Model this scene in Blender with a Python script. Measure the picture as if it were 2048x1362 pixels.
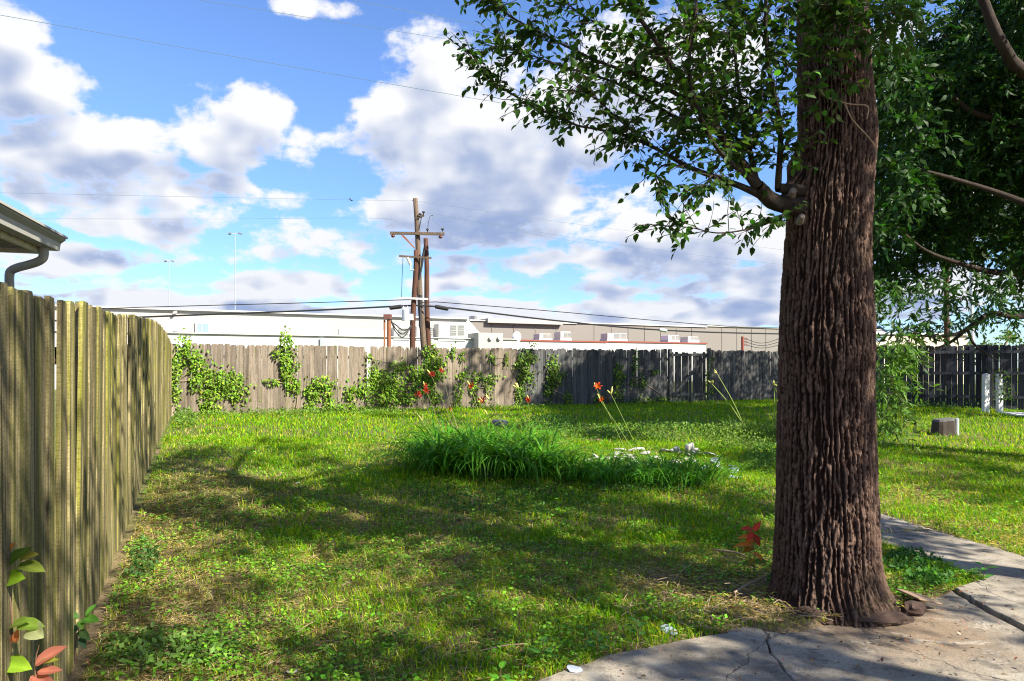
import bpy, bmesh, math, random
import numpy as np
from mathutils import Vector, Matrix, Quaternion

# ------------------------------------------------------------------ camera, sky, sun, exposure
sc = bpy.context.scene
for o in list(bpy.data.objects):
    bpy.data.objects.remove(o)
COL = sc.collection
RNG = np.random.default_rng(11)
random.seed(11)
PI = math.pi
EYE = 1.5
FPX, CX, HY = 1370.0, 1024.0, 735.0          # focal length and horizon measured on the 2048-wide photograph

cam_d = bpy.data.cameras.new('camera')
cam_d.sensor_width = 36.0
cam_d.lens = FPX / 2048 * 36
cam_d.shift_y = (HY - 681) / 2048
cam_d.clip_start = 0.05
cam_d.clip_end = 3000
cam = bpy.data.objects.new('camera', cam_d)
cam.location = (0, 0, EYE)
cam.rotation_euler = (PI / 2, 0, 0)
COL.objects.link(cam)
sc.camera = cam

SUN_EL = math.radians(39)
SUN_AZ = math.radians(126)                    # clockwise from +Y: behind the camera on the right
sun_dir = Vector((math.sin(SUN_AZ) * math.cos(SUN_EL), math.cos(SUN_AZ) * math.cos(SUN_EL), math.sin(SUN_EL)))
sun_d = bpy.data.lights.new('sun', 'SUN')
sun_d.energy = 5.0
sun_d.angle = math.radians(0.5)
sun_d.color = (1.0, 0.93, 0.80)
sun = bpy.data.objects.new('sun', sun_d)
sun.rotation_euler = (-sun_dir).to_track_quat('-Z', 'Y').to_euler()
COL.objects.link(sun)

sc.view_settings.view_transform = 'Standard'
sc.view_settings.look = 'None'
sc.view_settings.exposure = 1.4
sc.view_settings.gamma = 1.0
sc.view_settings.use_curve_mapping = False
sc.render.engine = 'CYCLES'
sc.cycles.max_bounces = 5
sc.cycles.diffuse_bounces = 3
sc.cycles.glossy_bounces = 2
sc.cycles.transmission_bounces = 3
sc.cycles.transparent_max_bounces = 4
sc.cycles.use_denoising = True
sc.cycles.filter_width = 1.1
sc.render.filter_size = 1.1


class NT:
    """small helper to write node graphs as expressions"""
    def __init__(s, tree):
        s.t = tree

    def n(s, typ, **kw):
        nd = s.t.nodes.new(typ)
        for k, v in kw.items():
            setattr(nd, k, v)
        return nd

    def put(s, sock, v):
        if v is None:
            return
        if isinstance(v, bpy.types.NodeSocket):
            s.t.links.new(v, sock)
        else:
            if hasattr(sock, 'default_value'):
                if sock.type == 'RGBA' and len(v) == 3:
                    v = (*v, 1)
                sock.default_value = v

    def m(s, op, a=0.0, b=None, c=None, clamp=False):
        nd = s.n('ShaderNodeMath', operation=op, use_clamp=clamp)
        for i, v in enumerate((a, b, c)):
            s.put(nd.inputs[i], v)
        return nd.outputs[0]

    def vm(s, op, a, b=None, scale=None):
        nd = s.n('ShaderNodeVectorMath', operation=op)
        s.put(nd.inputs[0], a)
        if b is not None:
            s.put(nd.inputs[1], b)
        if scale is not None:
            s.put(nd.inputs['Scale'], scale)
        return nd.outputs[0]

    def noise(s, vec, scale=5, detail=4, rough=0.5, dist=0.0, out='Fac'):
        nd = s.n('ShaderNodeTexNoise')
        s.put(nd.inputs['Vector'], vec)
        s.put(nd.inputs['Scale'], scale)
        s.put(nd.inputs['Detail'], detail)
        s.put(nd.inputs['Roughness'], rough)
        s.put(nd.inputs['Distortion'], dist)
        return nd.outputs[0 if out == 'Fac' else 1]

    def voro(s, vec, scale, feature='F1', out='Distance'):
        nd = s.n('ShaderNodeTexVoronoi', feature=feature)
        s.put(nd.inputs['Vector'], vec)
        s.put(nd.inputs['Scale'], scale)
        return nd.outputs[out]

    def ramp(s, fac, a, b, lo=0.0, hi=1.0, smooth=True):
        nd = s.n('ShaderNodeMapRange', interpolation_type='SMOOTHSTEP' if smooth else 'LINEAR')
        for i, v in enumerate((fac, a, b, lo, hi)):
            s.put(nd.inputs[i], v)
        return nd.outputs[0]

    def mix(s, fac, a, b, blend='MIX'):
        nd = s.n('ShaderNodeMix', data_type='RGBA', blend_type=blend)
        s.put(nd.inputs[0], fac)
        s.put(nd.inputs[6], a)
        s.put(nd.inputs[7], b)
        return nd.outputs[2]

    def comb(s, x, y, z):
        nd = s.n('ShaderNodeCombineXYZ')
        for i, v in enumerate((x, y, z)):
            s.put(nd.inputs[i], v)
        return nd.outputs[0]

    def sep(s, v):
        nd = s.n('ShaderNodeSeparateXYZ')
        s.put(nd.inputs[0], v)
        return nd.outputs


def px_dir(px, py):
    x, z = (px - CX) / FPX, (HY - py) / FPX
    return math.atan2(x, 1), math.atan2(z, math.hypot(x, 1))


BLOBS = [  # px, py, half width, half height, weight
    (30, 130, 150, 125, 1.15), (-120, 60, 160, 150, 1.0), (480, 258, 130, 70, 1.2), (625, 285, 55, 60, .7),
    (205, 330, 150, 80, 1.15), (300, 420, 190, 75, 1.3), (110, 400, 120, 80, .8),
    (960, 290, 300, 110, 1.0), (900, 130, 140, 110, 1.0), (1060, 170, 220, 140, 1.0), (930, 420, 250, 70, 1.2),
    (800, 240, 100, 80, .8), (1330, 120, 300, 160, .9), (1290, 490, 190, 65, 1.2), (1240, 390, 110, 40, .6),
    (620, 10, 90, 35, .7), (600, 490, 190, 50, .7), (150, 510, 250, 45, .65), (950, 540, 330, 45, .7),
    (1450, 460, 150, 90, .9), (480, 575, 380, 35, .6), (1400, 580, 350, 40, .65), (900, 630, 1100, 35, .8),
    (1900, 420, 330, 110, .9), (1800, 150, 160, 150, .8), (520, 385, 90, 40, .6), (1900, 560, 260, 50, .9),
    (300, -500, 420, 170, .9), (1200, -420, 380, 160, 1.0), (1900, -800, 500, 260, 1.0), (700, -1100, 600, 260, .9),
    (2000, -200, 300, 140, .9), (-200, -250, 250, 120, .8)]


def cloud_group(soft):
    """cloud density as a function of azimuth and elevation; the soft one leaves out the fine billows"""
    g = bpy.data.node_groups.new('cloud_soft' if soft else 'cloud_density', 'ShaderNodeTree')
    g.interface.new_socket('az', in_out='INPUT', socket_type='NodeSocketFloat')
    g.interface.new_socket('el', in_out='INPUT', socket_type='NodeSocketFloat')
    g.interface.new_socket('D', in_out='OUTPUT', socket_type='NodeSocketFloat')
    G = NT(g)
    gi, go = G.n('NodeGroupInput'), G.n('NodeGroupOutput')
    # the sky round the whole horizon repeats the kind of sky in view
    az = G.m('SUBTRACT', G.m('PINGPONG', G.m('ADD', gi.outputs[0], 0.70), 1.40), 0.70)
    el = gi.outputs[1]
    r = G.m('DIVIDE', G.m('COSINE', el), G.m('ADD', G.m('MAXIMUM', G.m('SINE', el), 0.0), 0.25))
    p = G.comb(G.m('MULTIPLY', r, G.m('SINE', az)), G.m('MULTIPLY', r, G.m('COSINE', az)), 3.7)
    wn = G.sep(G.noise(p, 2.6, 3, 0.5, out='Color'))
    azw = G.m('ADD', az, G.m('MULTIPLY', G.m('SUBTRACT', wn[0], 0.5), 0.20))
    elw = G.m('ADD', el, G.m('MULTIPLY', G.m('SUBTRACT', wn[1], 0.5), 0.10))
    best = None
    for (bx, by, hw, hh, wt) in BLOBS:
        if soft and hw * hh < 9000:
            continue
        a0, e0 = px_dir(bx, by)
        a1 = px_dir(bx + hw, by)[0] - a0
        e1 = abs(px_dir(bx, by - hh)[1] - e0)
        dx = G.m('MULTIPLY_ADD', azw, 1 / max(a1, .02), -a0 / max(a1, .02))
        dy = G.m('MULTIPLY_ADD', elw, 1 / max(e1, .015), -e0 / max(e1, .015))
        v = G.m('SUBTRACT', wt, G.m('MULTIPLY_ADD', dx, dx, G.m('MULTIPLY', dy, dy)))
        best = v if best is None else G.m('SMOOTH_MAX', best, v, 0.3)
    best = G.m('MAXIMUM', best, -0.9)
    fb = G.noise(p, 3.4, 2.5 if soft else 8, 0.50 if soft else 0.60, 0.0 if soft else 0.2)
    d3 = G.comb(az, G.m('MULTIPLY', el, 1.25), 0.3)
    puff = G.noise(d3, 15, 1.5 if soft else 7, 0.60)
    D = G.m('MULTIPLY_ADD', best, 0.40, G.m('MULTIPLY', G.m('SUBTRACT', fb, 0.5), 1.7))
    D = G.m('ADD', D, G.m('MULTIPLY', G.m('SUBTRACT', puff, 0.5), 1.1))
    D = G.m('ADD', D, G.ramp(el, 0.20, 0.03, 0.0, 0.20))
    G.put(go.inputs[0], D)
    return g


def build_world():
    w = bpy.data.worlds.new('World')
    sc.world = w
    w.use_nodes = True
    nt = w.node_tree
    nt.nodes.clear()
    g, gs = cloud_group(False), cloud_group(True)
    W = NT(nt)
    d = W.n('ShaderNodeTexCoord').outputs['Generated']
    x, y, z = W.sep(d)
    az = W.m('ARCTAN2', x, y)
    el = W.m('ARCSINE', z)

    def dens(grp, daz, de):
        nd = W.n('ShaderNodeGroup')
        nd.node_tree = grp
        W.put(nd.inputs[0], W.m('ADD', az, daz))
        W.put(nd.inputs[1], W.m('ADD', el, de))
        return nd.outputs[0]
    D0, D1 = dens(g, 0, 0), dens(gs, 0.015, 0.040)
    alpha = W.ramp(D0, -0.03, 0.25)
    # a cloud is grey where more cloud lies above it
    under = W.m('ADD', W.ramp(D1, -0.10, 0.60, 0, .8), W.m('MULTIPLY', W.m('SUBTRACT', D1, D0), .55), clamp=True)
    under = W.m('ADD', under, W.ramp(el, .26, .06, 0, .16), clamp=True)
    shade = W.m('MULTIPLY', under, W.ramp(D0, -0.05, 0.45, .35, 1.0))
    ccol = W.mix(shade, (5.15, 5.2, 5.35, 1), (1.8, 2.35, 3.75, 1))
    sky = W.n('ShaderNodeTexSky', sky_type='NISHITA')
    sky.sun_disc = False
    sky.sun_elevation = SUN_EL
    sky.sun_rotation = SUN_AZ
    sky.altitude = 150
    sky.air_density = 1.0
    sky.dust_density = 0.3
    sky.ozone_density = 2.5
    hs = W.n('ShaderNodeHueSaturation')
    W.put(hs.inputs['Hue'], 0.507)
    W.put(hs.inputs['Saturation'], 1.12)
    W.put(hs.inputs['Value'], 1.28)
    W.put(hs.inputs['Color'], sky.outputs[0])
    # clear dry air: the blue stays deep down to the roofs, all round the horizon
    tone = W.mix(W.ramp(el, .0, .42), (.56, .70, .92, 1), (.90, .95, 1.05, 1))
    blue = W.mix(1.0, hs.outputs[0], tone, 'MULTIPLY')
    above = W.ramp(z, -0.02, 0.0)
    col = W.mix(W.m('MULTIPLY', alpha, above), blue, ccol)
    bg = W.n('ShaderNodeBackground')
    W.put(bg.inputs[0], col)
    bg.inputs[1].default_value = 0.073
    out = W.n('ShaderNodeOutputWorld')
    nt.links.new(bg.outputs[0], out.inputs[0])
    w.cycles.sampling_method = 'MANUAL'
    w.cycles.sample_map_resolution = 256


build_world()

# ------------------------------------------------------------------ measuring helpers
U = np.array([0.908, 0.418])      # along the back fence (to the right and away)
Wd = np.array([-0.418, 0.908])    # along the left fence (away)


def ST(s, t):
    return s * U + t * Wd


def to_st(x, y):
    return x * U[0] + y * U[1], x * Wd[0] + y * Wd[1]


def sstep(a, b, x):
    k = np.clip((np.asarray(x, float) - a) / (b - a), 0, 1)
    return k * k * (3 - 2 * k)


def gz(x, y):
    """height of the lawn"""
    s, t = to_st(np.asarray(x, float), np.asarray(y, float))
    h = 0.31 * sstep(3.0, 15.5, t)
    h = h + 0.018 * np.sin(1.7 * s + 0.6 * t) * np.sin(1.1 * t + 0.9) * sstep(3.5, 7, t)
    dx, dy = np.asarray(x) - 2.05, np.asarray(y) - 4.4
    h = h + 0.05 * np.exp(-(dx * dx + dy * dy) / 0.35)
    return h


def P(px, py, Y):
    """point at depth Y that the photograph shows at px, py"""
    return np.array([(px - CX) / FPX * Y, Y, EYE - (py - HY) / FPX * Y])


def Gd(px, py):
    """ground point"""
    z = 0.0
    for _ in range(12):
        Y = FPX * (EYE - z) / (py - HY)
        X = (px - CX) / FPX * Y
        z = float(gz(X, Y))
    return np.array([X, Y, z])


def on_back(px, py, off=0.0, T=19.1):
    """point on the back fence plane"""
    k = (px - CX) / FPX
    T = T - off
    # X = s*U0 + T*W0 ; Y = s*U1 + T*W1 ; X = kY
    s = (k * T * Wd[1] - T * Wd[0]) / (U[0] - k * U[1])
    x, y = ST(s, T)
    return np.array([x, y, EYE - (py - HY) / FPX * y]), s


# numpy gradient noise
_perm = np.random.default_rng(5).permutation(512)
_grad = np.random.default_rng(6).normal(size=(512, 3))
_grad /= np.linalg.norm(_grad, axis=1)[:, None]


def pnoise(p):
    p = np.asarray(p, float)
    i = np.floor(p).astype(int)
    f = p - i
    u = f * f * f * (f * (f * 6 - 15) + 10)
    out = 0
    for dx in (0, 1):
        for dy in (0, 1):
            for dz in (0, 1):
                h = _perm[(_perm[(_perm[(i[..., 0] + dx) & 511] + i[..., 1] + dy) & 511] + i[..., 2] + dz) & 511]
                g = _grad[h]
                dd = (g * (f - np.array([dx, dy, dz]))).sum(-1)
                wt = (u[..., 0] if dx else 1 - u[..., 0]) * (u[..., 1] if dy else 1 - u[..., 1]) * (u[..., 2] if dz else 1 - u[..., 2])
                out = out + dd * wt
    return out


def fbm(p, oct=4):
    a, s, o = 1.0, 1.0, 0
    for _ in range(oct):
        o = o + a * pnoise(np.asarray(p) * s)
        a *= .5
        s *= 2.03
    return o


# ------------------------------------------------------------------ mesh helpers
def mesh_np(name, V, F, mat, col=None, smooth=False):
    """V (n,3); F array (m,k) or list of such arrays"""
    Fs = F if isinstance(F, list) else [F]
    Fs = [np.asarray(f, np.int32) for f in Fs if len(f)]
    me = bpy.data.meshes.new(name)
    V = np.asarray(V, np.float32)
    me.vertices.add(len(V))
    me.vertices.foreach_set('co', V.ravel())
    loops = np.concatenate([f.ravel() for f in Fs])
    sizes = np.concatenate([np.full(len(f), f.shape[1], np.int32) for f in Fs])
    me.loops.add(len(loops))
    me.loops.foreach_set('vertex_index', loops)
    me.polygons.add(len(sizes))
    starts = np.concatenate([[0], np.cumsum(sizes)[:-1]]).astype(np.int32)
    me.polygons.foreach_set('loop_start', starts)
    me.polygons.foreach_set('loop_total', sizes)
    if smooth:
        me.polygons.foreach_set('use_smooth', np.ones(len(sizes), bool))
    if col is not None:
        at = me.attributes.new('Col', 'FLOAT_COLOR', 'POINT')
        c = np.ones((len(V), 4), np.float32)
        c[:, :3] = col
        at.data.foreach_set('color', c.ravel())
    me.update(calc_edges=True)
    me.validate()
    if mat:
        me.materials.append(mat)
    return me


ORIG = {}


def tag(o, label=None, cat=None, group=None, kind=None):
    if label: o['label'] = label
    if cat: o['category'] = cat
    if group: o['group'] = group
    if kind: o['kind'] = kind
    return o


def empty(name, loc):
    o = bpy.data.objects.new(name, None)
    o.location = [float(v) for v in loc]
    o.empty_display_size = 0.1
    COL.objects.link(o)
    ORIG[o.name] = np.array(loc, float)
    return o


def link(name, me, parent=None, loc=None):
    """object whose mesh is in world coordinates unless loc is given"""
    o = bpy.data.objects.new(name, me)
    COL.objects.link(o)
    po = ORIG[parent.name] if parent is not None else np.zeros(3)
    if parent is not None:
        o.parent = parent
    l = np.zeros(3) if loc is None else np.array(loc, float)
    o.location = [float(v) for v in (l - po)]
    ORIG[o.name] = l
    return o


class MB:
    def __init__(s):
        s.v, s.f = [], []

    def add(s, V, F):
        b = len(s.v)
        s.v += [tuple(map(float, q)) for q in V]
        s.f += [tuple(int(i) + b for i in q) for q in F]
        return s

    def box(s, c, size, rz=0.0, taper=None):
        """c centre of base"""
        sx, sy, sz = size[0] / 2, size[1] / 2, size[2]
        k = taper or 1.0
        ca, sa = math.cos(rz), math.sin(rz)
        V = []
        for z, q in ((0, 1), (sz, k)):
            for a, b in ((-1, -1), (1, -1), (1, 1), (-1, 1)):
                X, Y = a * sx * q, b * sy * q
                V.append((c[0] + X * ca - Y * sa, c[1] + X * sa + Y * ca, c[2] + z))
        return s.add(V, [(3, 2, 1, 0), (4, 5, 6, 7), (0, 1, 5, 4), (1, 2, 6, 5), (2, 3, 7, 6), (3, 0, 4, 7)])

    def bar(s, a, b, w, h, up=(0, 0, 1)):
        a, b, up = Vector(a), Vector(b), Vector(up)
        d = (b - a).normalized()
        sd = d.cross(up)
        if sd.length < 1e-4:
            sd = d.cross(Vector((1, 0, 0)))
        sd.normalize()
        u = sd.cross(d).normalized()
        V = []
        for q in (a, b):
            for i, j in ((-1, -1), (1, -1), (1, 1), (-1, 1)):
                V.append(q + sd * (i * w / 2) + u * (j * h / 2))
        return s.add(V, [(3, 2, 1, 0), (4, 5, 6, 7), (0, 1, 5, 4), (1, 2, 6, 5), (2, 3, 7, 6), (3, 0, 4, 7)])

    def tube(s, pts, rad, n=8, cap=True):
        V, F = tube(pts, rad, n, cap)
        return s.add(V, F)

    def prism(s, poly, z0, z1):
        n = len(poly)
        V = [(p[0], p[1], z0) for p in poly] + [(p[0], p[1], z1) for p in poly]
        F = [tuple(range(n - 1, -1, -1)), tuple(range(n, 2 * n))] + [(i, (i + 1) % n, n + (i + 1) % n, n + i) for i in range(n)]
        return s.add(V, F)

    def build(s, name, mat, parent=None, loc=None, bevel=0.0, smooth=False, seg=1):
        po = np.zeros(3) if parent is None else ORIG[parent.name]
        base = np.array(loc, float) if loc is not None else po
        me = bpy.data.meshes.new(name)
        me.from_pydata([tuple(np.array(v) - base) for v in s.v], [], s.f)
        if bevel > 0:
            bm = bmesh.new()
            bm.from_mesh(me)
            bmesh.ops.bevel(bm, geom=[e for e in bm.edges if len(e.link_faces) == 2 and e.calc_face_angle(0) > 0.5], offset=bevel, segments=seg, affect='EDGES', clamp_overlap=True)
            bm.to_mesh(me)
            bm.free()
        if smooth:
            for p in me.polygons:
                p.use_smooth = True
        me.update()
        if mat:
            me.materials.append(mat)
        return link(name, me, parent, base)


def frames(pts):
    pts = np.asarray(pts, float)
    d = np.gradient(pts, axis=0)
    d /= np.linalg.norm(d, axis=1)[:, None] + 1e-9
    ref = np.array([0, 0, 1.0]) if abs(d[0][2]) < 0.9 else np.array([1.0, 0, 0])
    A, B = [], []
    for k in d:
        a = ref - k * ref.dot(k)
        a /= np.linalg.norm(a) + 1e-9
        A.append(a)
        B.append(np.cross(k, a))
        ref = a
    return pts, d, np.array(A), np.array(B)


def tube(pts, rad, n=8, cap=True):
    pts, d, A, B = frames(pts)
    rad = np.broadcast_to(np.asarray(rad, float), (len(pts),))
    th = np.arange(n) / n * 2 * PI
    V = (pts[:, None] + rad[:, None, None] * (np.cos(th)[None, :, None] * A[:, None] + np.sin(th)[None, :, None] * B[:, None])).reshape(-1, 3)
    F = []
    for i in range(len(pts) - 1):
        for j in range(n):
            F.append((i * n + j, i * n + (j + 1) % n, (i + 1) * n + (j + 1) % n, (i + 1) * n + j))
    if cap:
        F.append(tuple(range(n - 1, -1, -1)))
        F.append(tuple((len(pts) - 1) * n + j for j in range(n)))
    return V, F


def spline(pts, n):
    """Catmull-Rom through control points (any dimension)"""
    pts = np.asarray(pts, float)
    q = np.vstack([2 * pts[0] - pts[1], pts, 2 * pts[-1] - pts[-2]])
    out = []
    m = len(pts) - 1
    for u in np.linspace(0, m - 1e-6, n):
        i = int(u)
        t = u - i
        a, b, c, d = q[i], q[i + 1], q[i + 2], q[i + 3]
        out.append(.5 * (2 * b + (c - a) * t + (2 * a - 5 * b + 4 * c - d) * t * t + (3 * b - a - 3 * c + d) * t ** 3))
    return np.array(out)


# leaf templates: x along the leaf, y across, z off the blade
LEAF8 = (np.array([(0, 0, 0), (.28, .40, .07), (.28, -.40, .07), (.30, 0, 0), (.66, .34, .06), (.66, -.34, .06), (.66, 0, -.01), (1, 0, -.10)]),
         np.array([(0, 3, 1), (0, 2, 3), (1, 3, 6), (1, 6, 4), (3, 2, 5), (3, 5, 6), (4, 6, 7), (6, 5, 7)]))
LEAF4 = (np.array([(0, 0, 0), (.45, .5, .08), (1, 0, -.05), (.45, -.5, .08)]), np.array([(0, 2, 1), (0, 3, 2)]))
LEAFN = (np.array([(0, 0, 0), (.35, .5, .05), (.35, -.5, .05), (.7, .36, -.04), (.7, -.36, -.04), (1, 0, -.2)]),
         np.array([(0, 2, 1), (1, 2, 4), (1, 4, 3), (3, 4, 5)]))


def unit(v):
    return v / (np.linalg.norm(v, axis=-1, keepdims=True) + 1e-9)


def leaf_cloud(pos, axis, nrm, L, Wt, col, tmpl=LEAF4):
    T, F = tmpl
    axis = unit(axis)
    nrm = unit(nrm - axis * (nrm * axis).sum(-1, keepdims=True))
    side = np.cross(nrm, axis)
    L, Wt = np.broadcast_to(L, (len(pos),)), np.broadcast_to(Wt, (len(pos),))
    V = pos[:, None] + T[None, :, 0, None] * (axis * L[:, None])[:, None] + T[None, :, 1, None] * (side * Wt[:, None])[:, None] + T[None, :, 2, None] * (nrm * L[:, None])[:, None]
    Fa = F[None] + (np.arange(len(pos)) * len(T))[:, None, None]
    C = np.repeat(col, len(T), axis=0)
    return V.reshape(-1, 3), Fa.reshape(-1, F.shape[1]), C


def tint(base, n, dv=.25, dh=.12, rng=RNG):
    """n varied colours round a base"""
    base = np.asarray(base, float)
    k = np.exp(rng.normal(0, dv, (n, 1)))
    return np.clip(base[None] * k * np.exp(rng.normal(0, dh, (n, 3))), 0.002, .9)


# ------------------------------------------------------------------ materials
MATS = {}


def mat_new(name):
    m = bpy.data.materials.new(name)
    m.use_nodes = True
    m.node_tree.nodes.clear()
    N = NT(m.node_tree)
    MATS[name] = m
    return m, N


def finish(m, N, color, rough=0.8, bump=None, bstr=0.3, bdist=0.01, metal=0.0, spec=0.4):
    b = N.n('ShaderNodeBsdfPrincipled')
    N.put(b.inputs['Base Color'], color)
    N.put(b.inputs['Roughness'], rough)
    N.put(b.inputs['Metallic'], metal)
    N.put(b.inputs['Specular IOR Level'], spec)
    if bump is not None:
        bn = N.n('ShaderNodeBump')
        bn.inputs['Strength'].default_value = bstr
        bn.inputs['Distance'].default_value = bdist
        N.put(bn.inputs['Height'], bump)
        N.t.links.new(bn.outputs[0], b.inputs['Normal'])
    o = N.n('ShaderNodeOutputMaterial')
    N.t.links.new(b.outputs[0], o.inputs[0])
    return b


def m_plain(name, col, rough=.7, var=.18, scale=6, metal=0.0, bstr=.15, spec=.4):
    m, N = mat_new(name)
    co = N.n('ShaderNodeTexCoord').outputs['Object']
    n1 = N.noise(co, scale, 6, .6)
    n2 = N.noise(co, scale * 9, 4, .6)
    k = N.m('ADD', N.m('MULTIPLY', N.m('SUBTRACT', n1, .5), var * 2), N.m('MULTIPLY', N.m('SUBTRACT', n2, .5), var))
    c = N.mix(1.0, (*col, 1), N.comb(N.m('ADD', 1, k), N.m('ADD', 1, k), N.m('ADD', 1, k)), 'MULTIPLY')
    finish(m, N, c, rough, n2, bstr, .004, metal, spec)
    return m


def m_leaf(name, trans=.38, rough=.55, spec=.18):
    m, N = mat_new(name)
    a = N.n('ShaderNodeAttribute', attribute_name='Col').outputs['Color']
    b = N.n('ShaderNodeBsdfPrincipled')
    N.put(b.inputs['Base Color'], a)
    N.put(b.inputs['Roughness'], rough)
    N.put(b.inputs['Specular IOR Level'], spec)
    tr = N.n('ShaderNodeBsdfTranslucent')
    N.put(tr.inputs[0], N.mix(1.0, a, (1.25, 1.35, .55, 1), 'MULTIPLY'))
    mx = N.n('ShaderNodeMixShader')
    mx.inputs[0].default_value = trans
    N.t.links.new(b.outputs[0], mx.inputs[1])
    N.t.links.new(tr.outputs[0], mx.inputs[2])
    o = N.n('ShaderNodeOutputMaterial')
    N.t.links.new(mx.outputs[0], o.inputs[0])
    return m


def m_wood(name, c1, c2, moss=None, moss_amt=0.0, var=.35, rough=.85, dirt=.75):
    """weathered boards: vertical grain, per-board tint, algae low down and in streaks"""
    m, N = mat_new(name)
    tc = N.n('ShaderNodeTexCoord')
    rnd = N.n('ShaderNodeObjectInfo').outputs['Random']
    ob = N.vm('ADD', tc.outputs['Object'], N.comb(N.m('MULTIPLY', rnd, 37), N.m('MULTIPLY', rnd, 11), N.m('MULTIPLY', rnd, 53)))
    x, y, z = N.sep(ob)
    gv = N.comb(N.m('MULTIPLY', x, 60), N.m('MULTIPLY', y, 60), N.m('MULTIPLY', z, 1.6))
    wob = N.noise(N.vm('MULTIPLY', ob, (6, 6, 2)), 1, 2, .5, out='Color')
    gv = N.vm('ADD', gv, N.vm('MULTIPLY', wob, (3.0, 3.0, 0)))
    grain = N.noise(gv, 1.0, 5, .65)
    fine = N.noise(N.comb(N.m('MULTIPLY', x, 260), N.m('MULTIPLY', y, 260), N.m('MULTIPLY', z, 5)), 1, 3, .6)
    blotch = N.noise(N.vm('MULTIPLY', ob, (5, 5, 1.6)), 1, 5, .6)
    knot = N.voro(N.vm('MULTIPLY', ob, (9, 9, 2.2)), 1.0)
    c = N.mix(N.ramp(grain, .3, .7), (*c1, 1), (*c2, 1))
    c = N.mix(N.ramp(blotch, .35, .7, 0, .55), c, (c1[0] * .55, c1[1] * .55, c1[2] * .55, 1))
    streak = N.noise(N.vm('MULTIPLY', ob, (24, 24, .7)), 1, 4, .6)
    c = N.mix(N.ramp(streak, .60 - dirt * .18, .68, 0, dirt), c, (c2[0] * .4, c2[1] * .4, c2[2] * .4, 1))
    c = N.mix(N.ramp(knot, .10, .04, 0, .8), c, (.035, .025, .018, 1))
    if moss:
        mo = N.ramp(N.noise(N.vm('MULTIPLY', ob, (9, 9, .9)), 1, 5, .6), .62 - moss_amt * .4, .75 - moss_amt * .3)
        c = N.mix(N.m('MULTIPLY', mo, .8), c, (*moss, 1))
    k = N.m('ADD', 1 - var / 2, N.m('MULTIPLY', rnd, var))
    c = N.mix(1.0, c, N.comb(k, k, N.m('ADD', .04, N.m('MULTIPLY', k, .96))), 'MULTIPLY')
    saw = N.noise(N.comb(N.m('MULTIPLY', x, 30), N.m('MULTIPLY', y, 30), N.m('MULTIPLY', z, 170)), 1, 3, .7)
    ks = N.ramp(saw, .35, .62, .70, 1.12)
    c = N.mix(1.0, c, N.comb(ks, ks, ks), 'MULTIPLY')
    k2 = N.ramp(fine, .3, .7, .72, 1.15)
    c = N.mix(1.0, c, N.comb(k2, k2, k2), 'MULTIPLY')
    finish(m, N, c, rough, N.m('ADD', N.m('ADD', grain, N.m('MULTIPLY', saw, .35)), N.m('MULTIPLY', fine, .5)), .7, .008, spec=.2)
    return m
M_LEAF = m_leaf('leaf')
M_LEAF_DARK = m_leaf('leaf_dark', .28, .55, .2)
M_GRASS = m_leaf('grass_blade', .40, .8, .06)
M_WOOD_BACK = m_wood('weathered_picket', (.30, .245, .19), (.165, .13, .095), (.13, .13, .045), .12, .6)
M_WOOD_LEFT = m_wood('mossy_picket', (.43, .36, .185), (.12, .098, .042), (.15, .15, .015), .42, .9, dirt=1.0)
M_WOOD_SHADE = m_wood('shaded_grey_picket', (.15, .15, .148), (.07, .07, .07), (.06, .075, .04), .10, .6)  # weathered grey boards, darkened further for the shade they stand in
M_WOOD_DEEP_SHADE = m_wood('deep_shade_picket', (.085, .09, .115), (.042, .045, .06), (.05, .06, .04), .08, .6)  # deep shade put into the board colour; the wood itself is grey
M_POLE = m_wood('pole_wood', (.19, .14, .10), (.11, .078, .055), None, 0, .2)
M_POLE_RED = m_wood('treated_pole_wood', (.145, .068, .045), (.085, .04, .028), None, 0, .2)
M_WHITE_WALL = m_plain('white_painted_wall', (.34, .33, .31), .85, .05, .6, bstr=.1)
M_WHITE_BRIGHT = m_plain('bright_white_roof_coating', (.42, .42, .415), .8, .03, .8, bstr=.05)
M_GREY_METAL = m_plain('taupe_metal_cladding', (.18, .162, .145), .6, .05, .3)
M_WHITE_METAL = m_plain('white_metal', (.8, .8, .78), .5, .05, 3)
M_UNIT = m_plain('unit_cabinet', (.52, .50, .46), .55, .08, 3)
M_GRILLE = m_plain('unit_grille', (.16, .17, .17), .5, .2, 14)
M_GALV = m_plain('galvanised', (.50, .54, .56), .45, .12, 6, metal=.3)
M_CABLE = m_plain('black_cable', (.02, .02, .022), .6, .1, 4)
M_WIRE = m_plain('aluminium_wire', (.10, .16, .20), .5, .05, 4)
M_RUST = m_plain('rusty_steel', (.22, .085, .04), .8, .35, 8)
M_RED_TRIM = m_plain('red_trim', (.22, .05, .035), .7, .15, 5)
M_FASCIA = m_plain('gutter_paint', (.36, .35, .31), .55, .08, 6)
M_CREAM = m_plain('cream_trim', (.62, .57, .40), .6, .08, 5)
M_SIDING = m_plain('blue_grey_siding', (.22, .26, .31), .6, .06, 4)
M_SHINGLE = m_plain('roof_shingle', (.10, .085, .075), .9, .3, 16)
M_PORCELAIN = m_plain('brown_porcelain', (.10, .03, .02), .3, .1, 8)
M_GLASS = m_plain('window_pane', (.20, .27, .33), .12, .08, 2, spec=.6)
M_WHITE_POST = m_plain('chalky_white_post', (.70, .70, .70), .8, .12, 7)
M_STONE = m_plain('pale_limestone', (.38, .365, .335), .85, .22, 11, bstr=.5)
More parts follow.
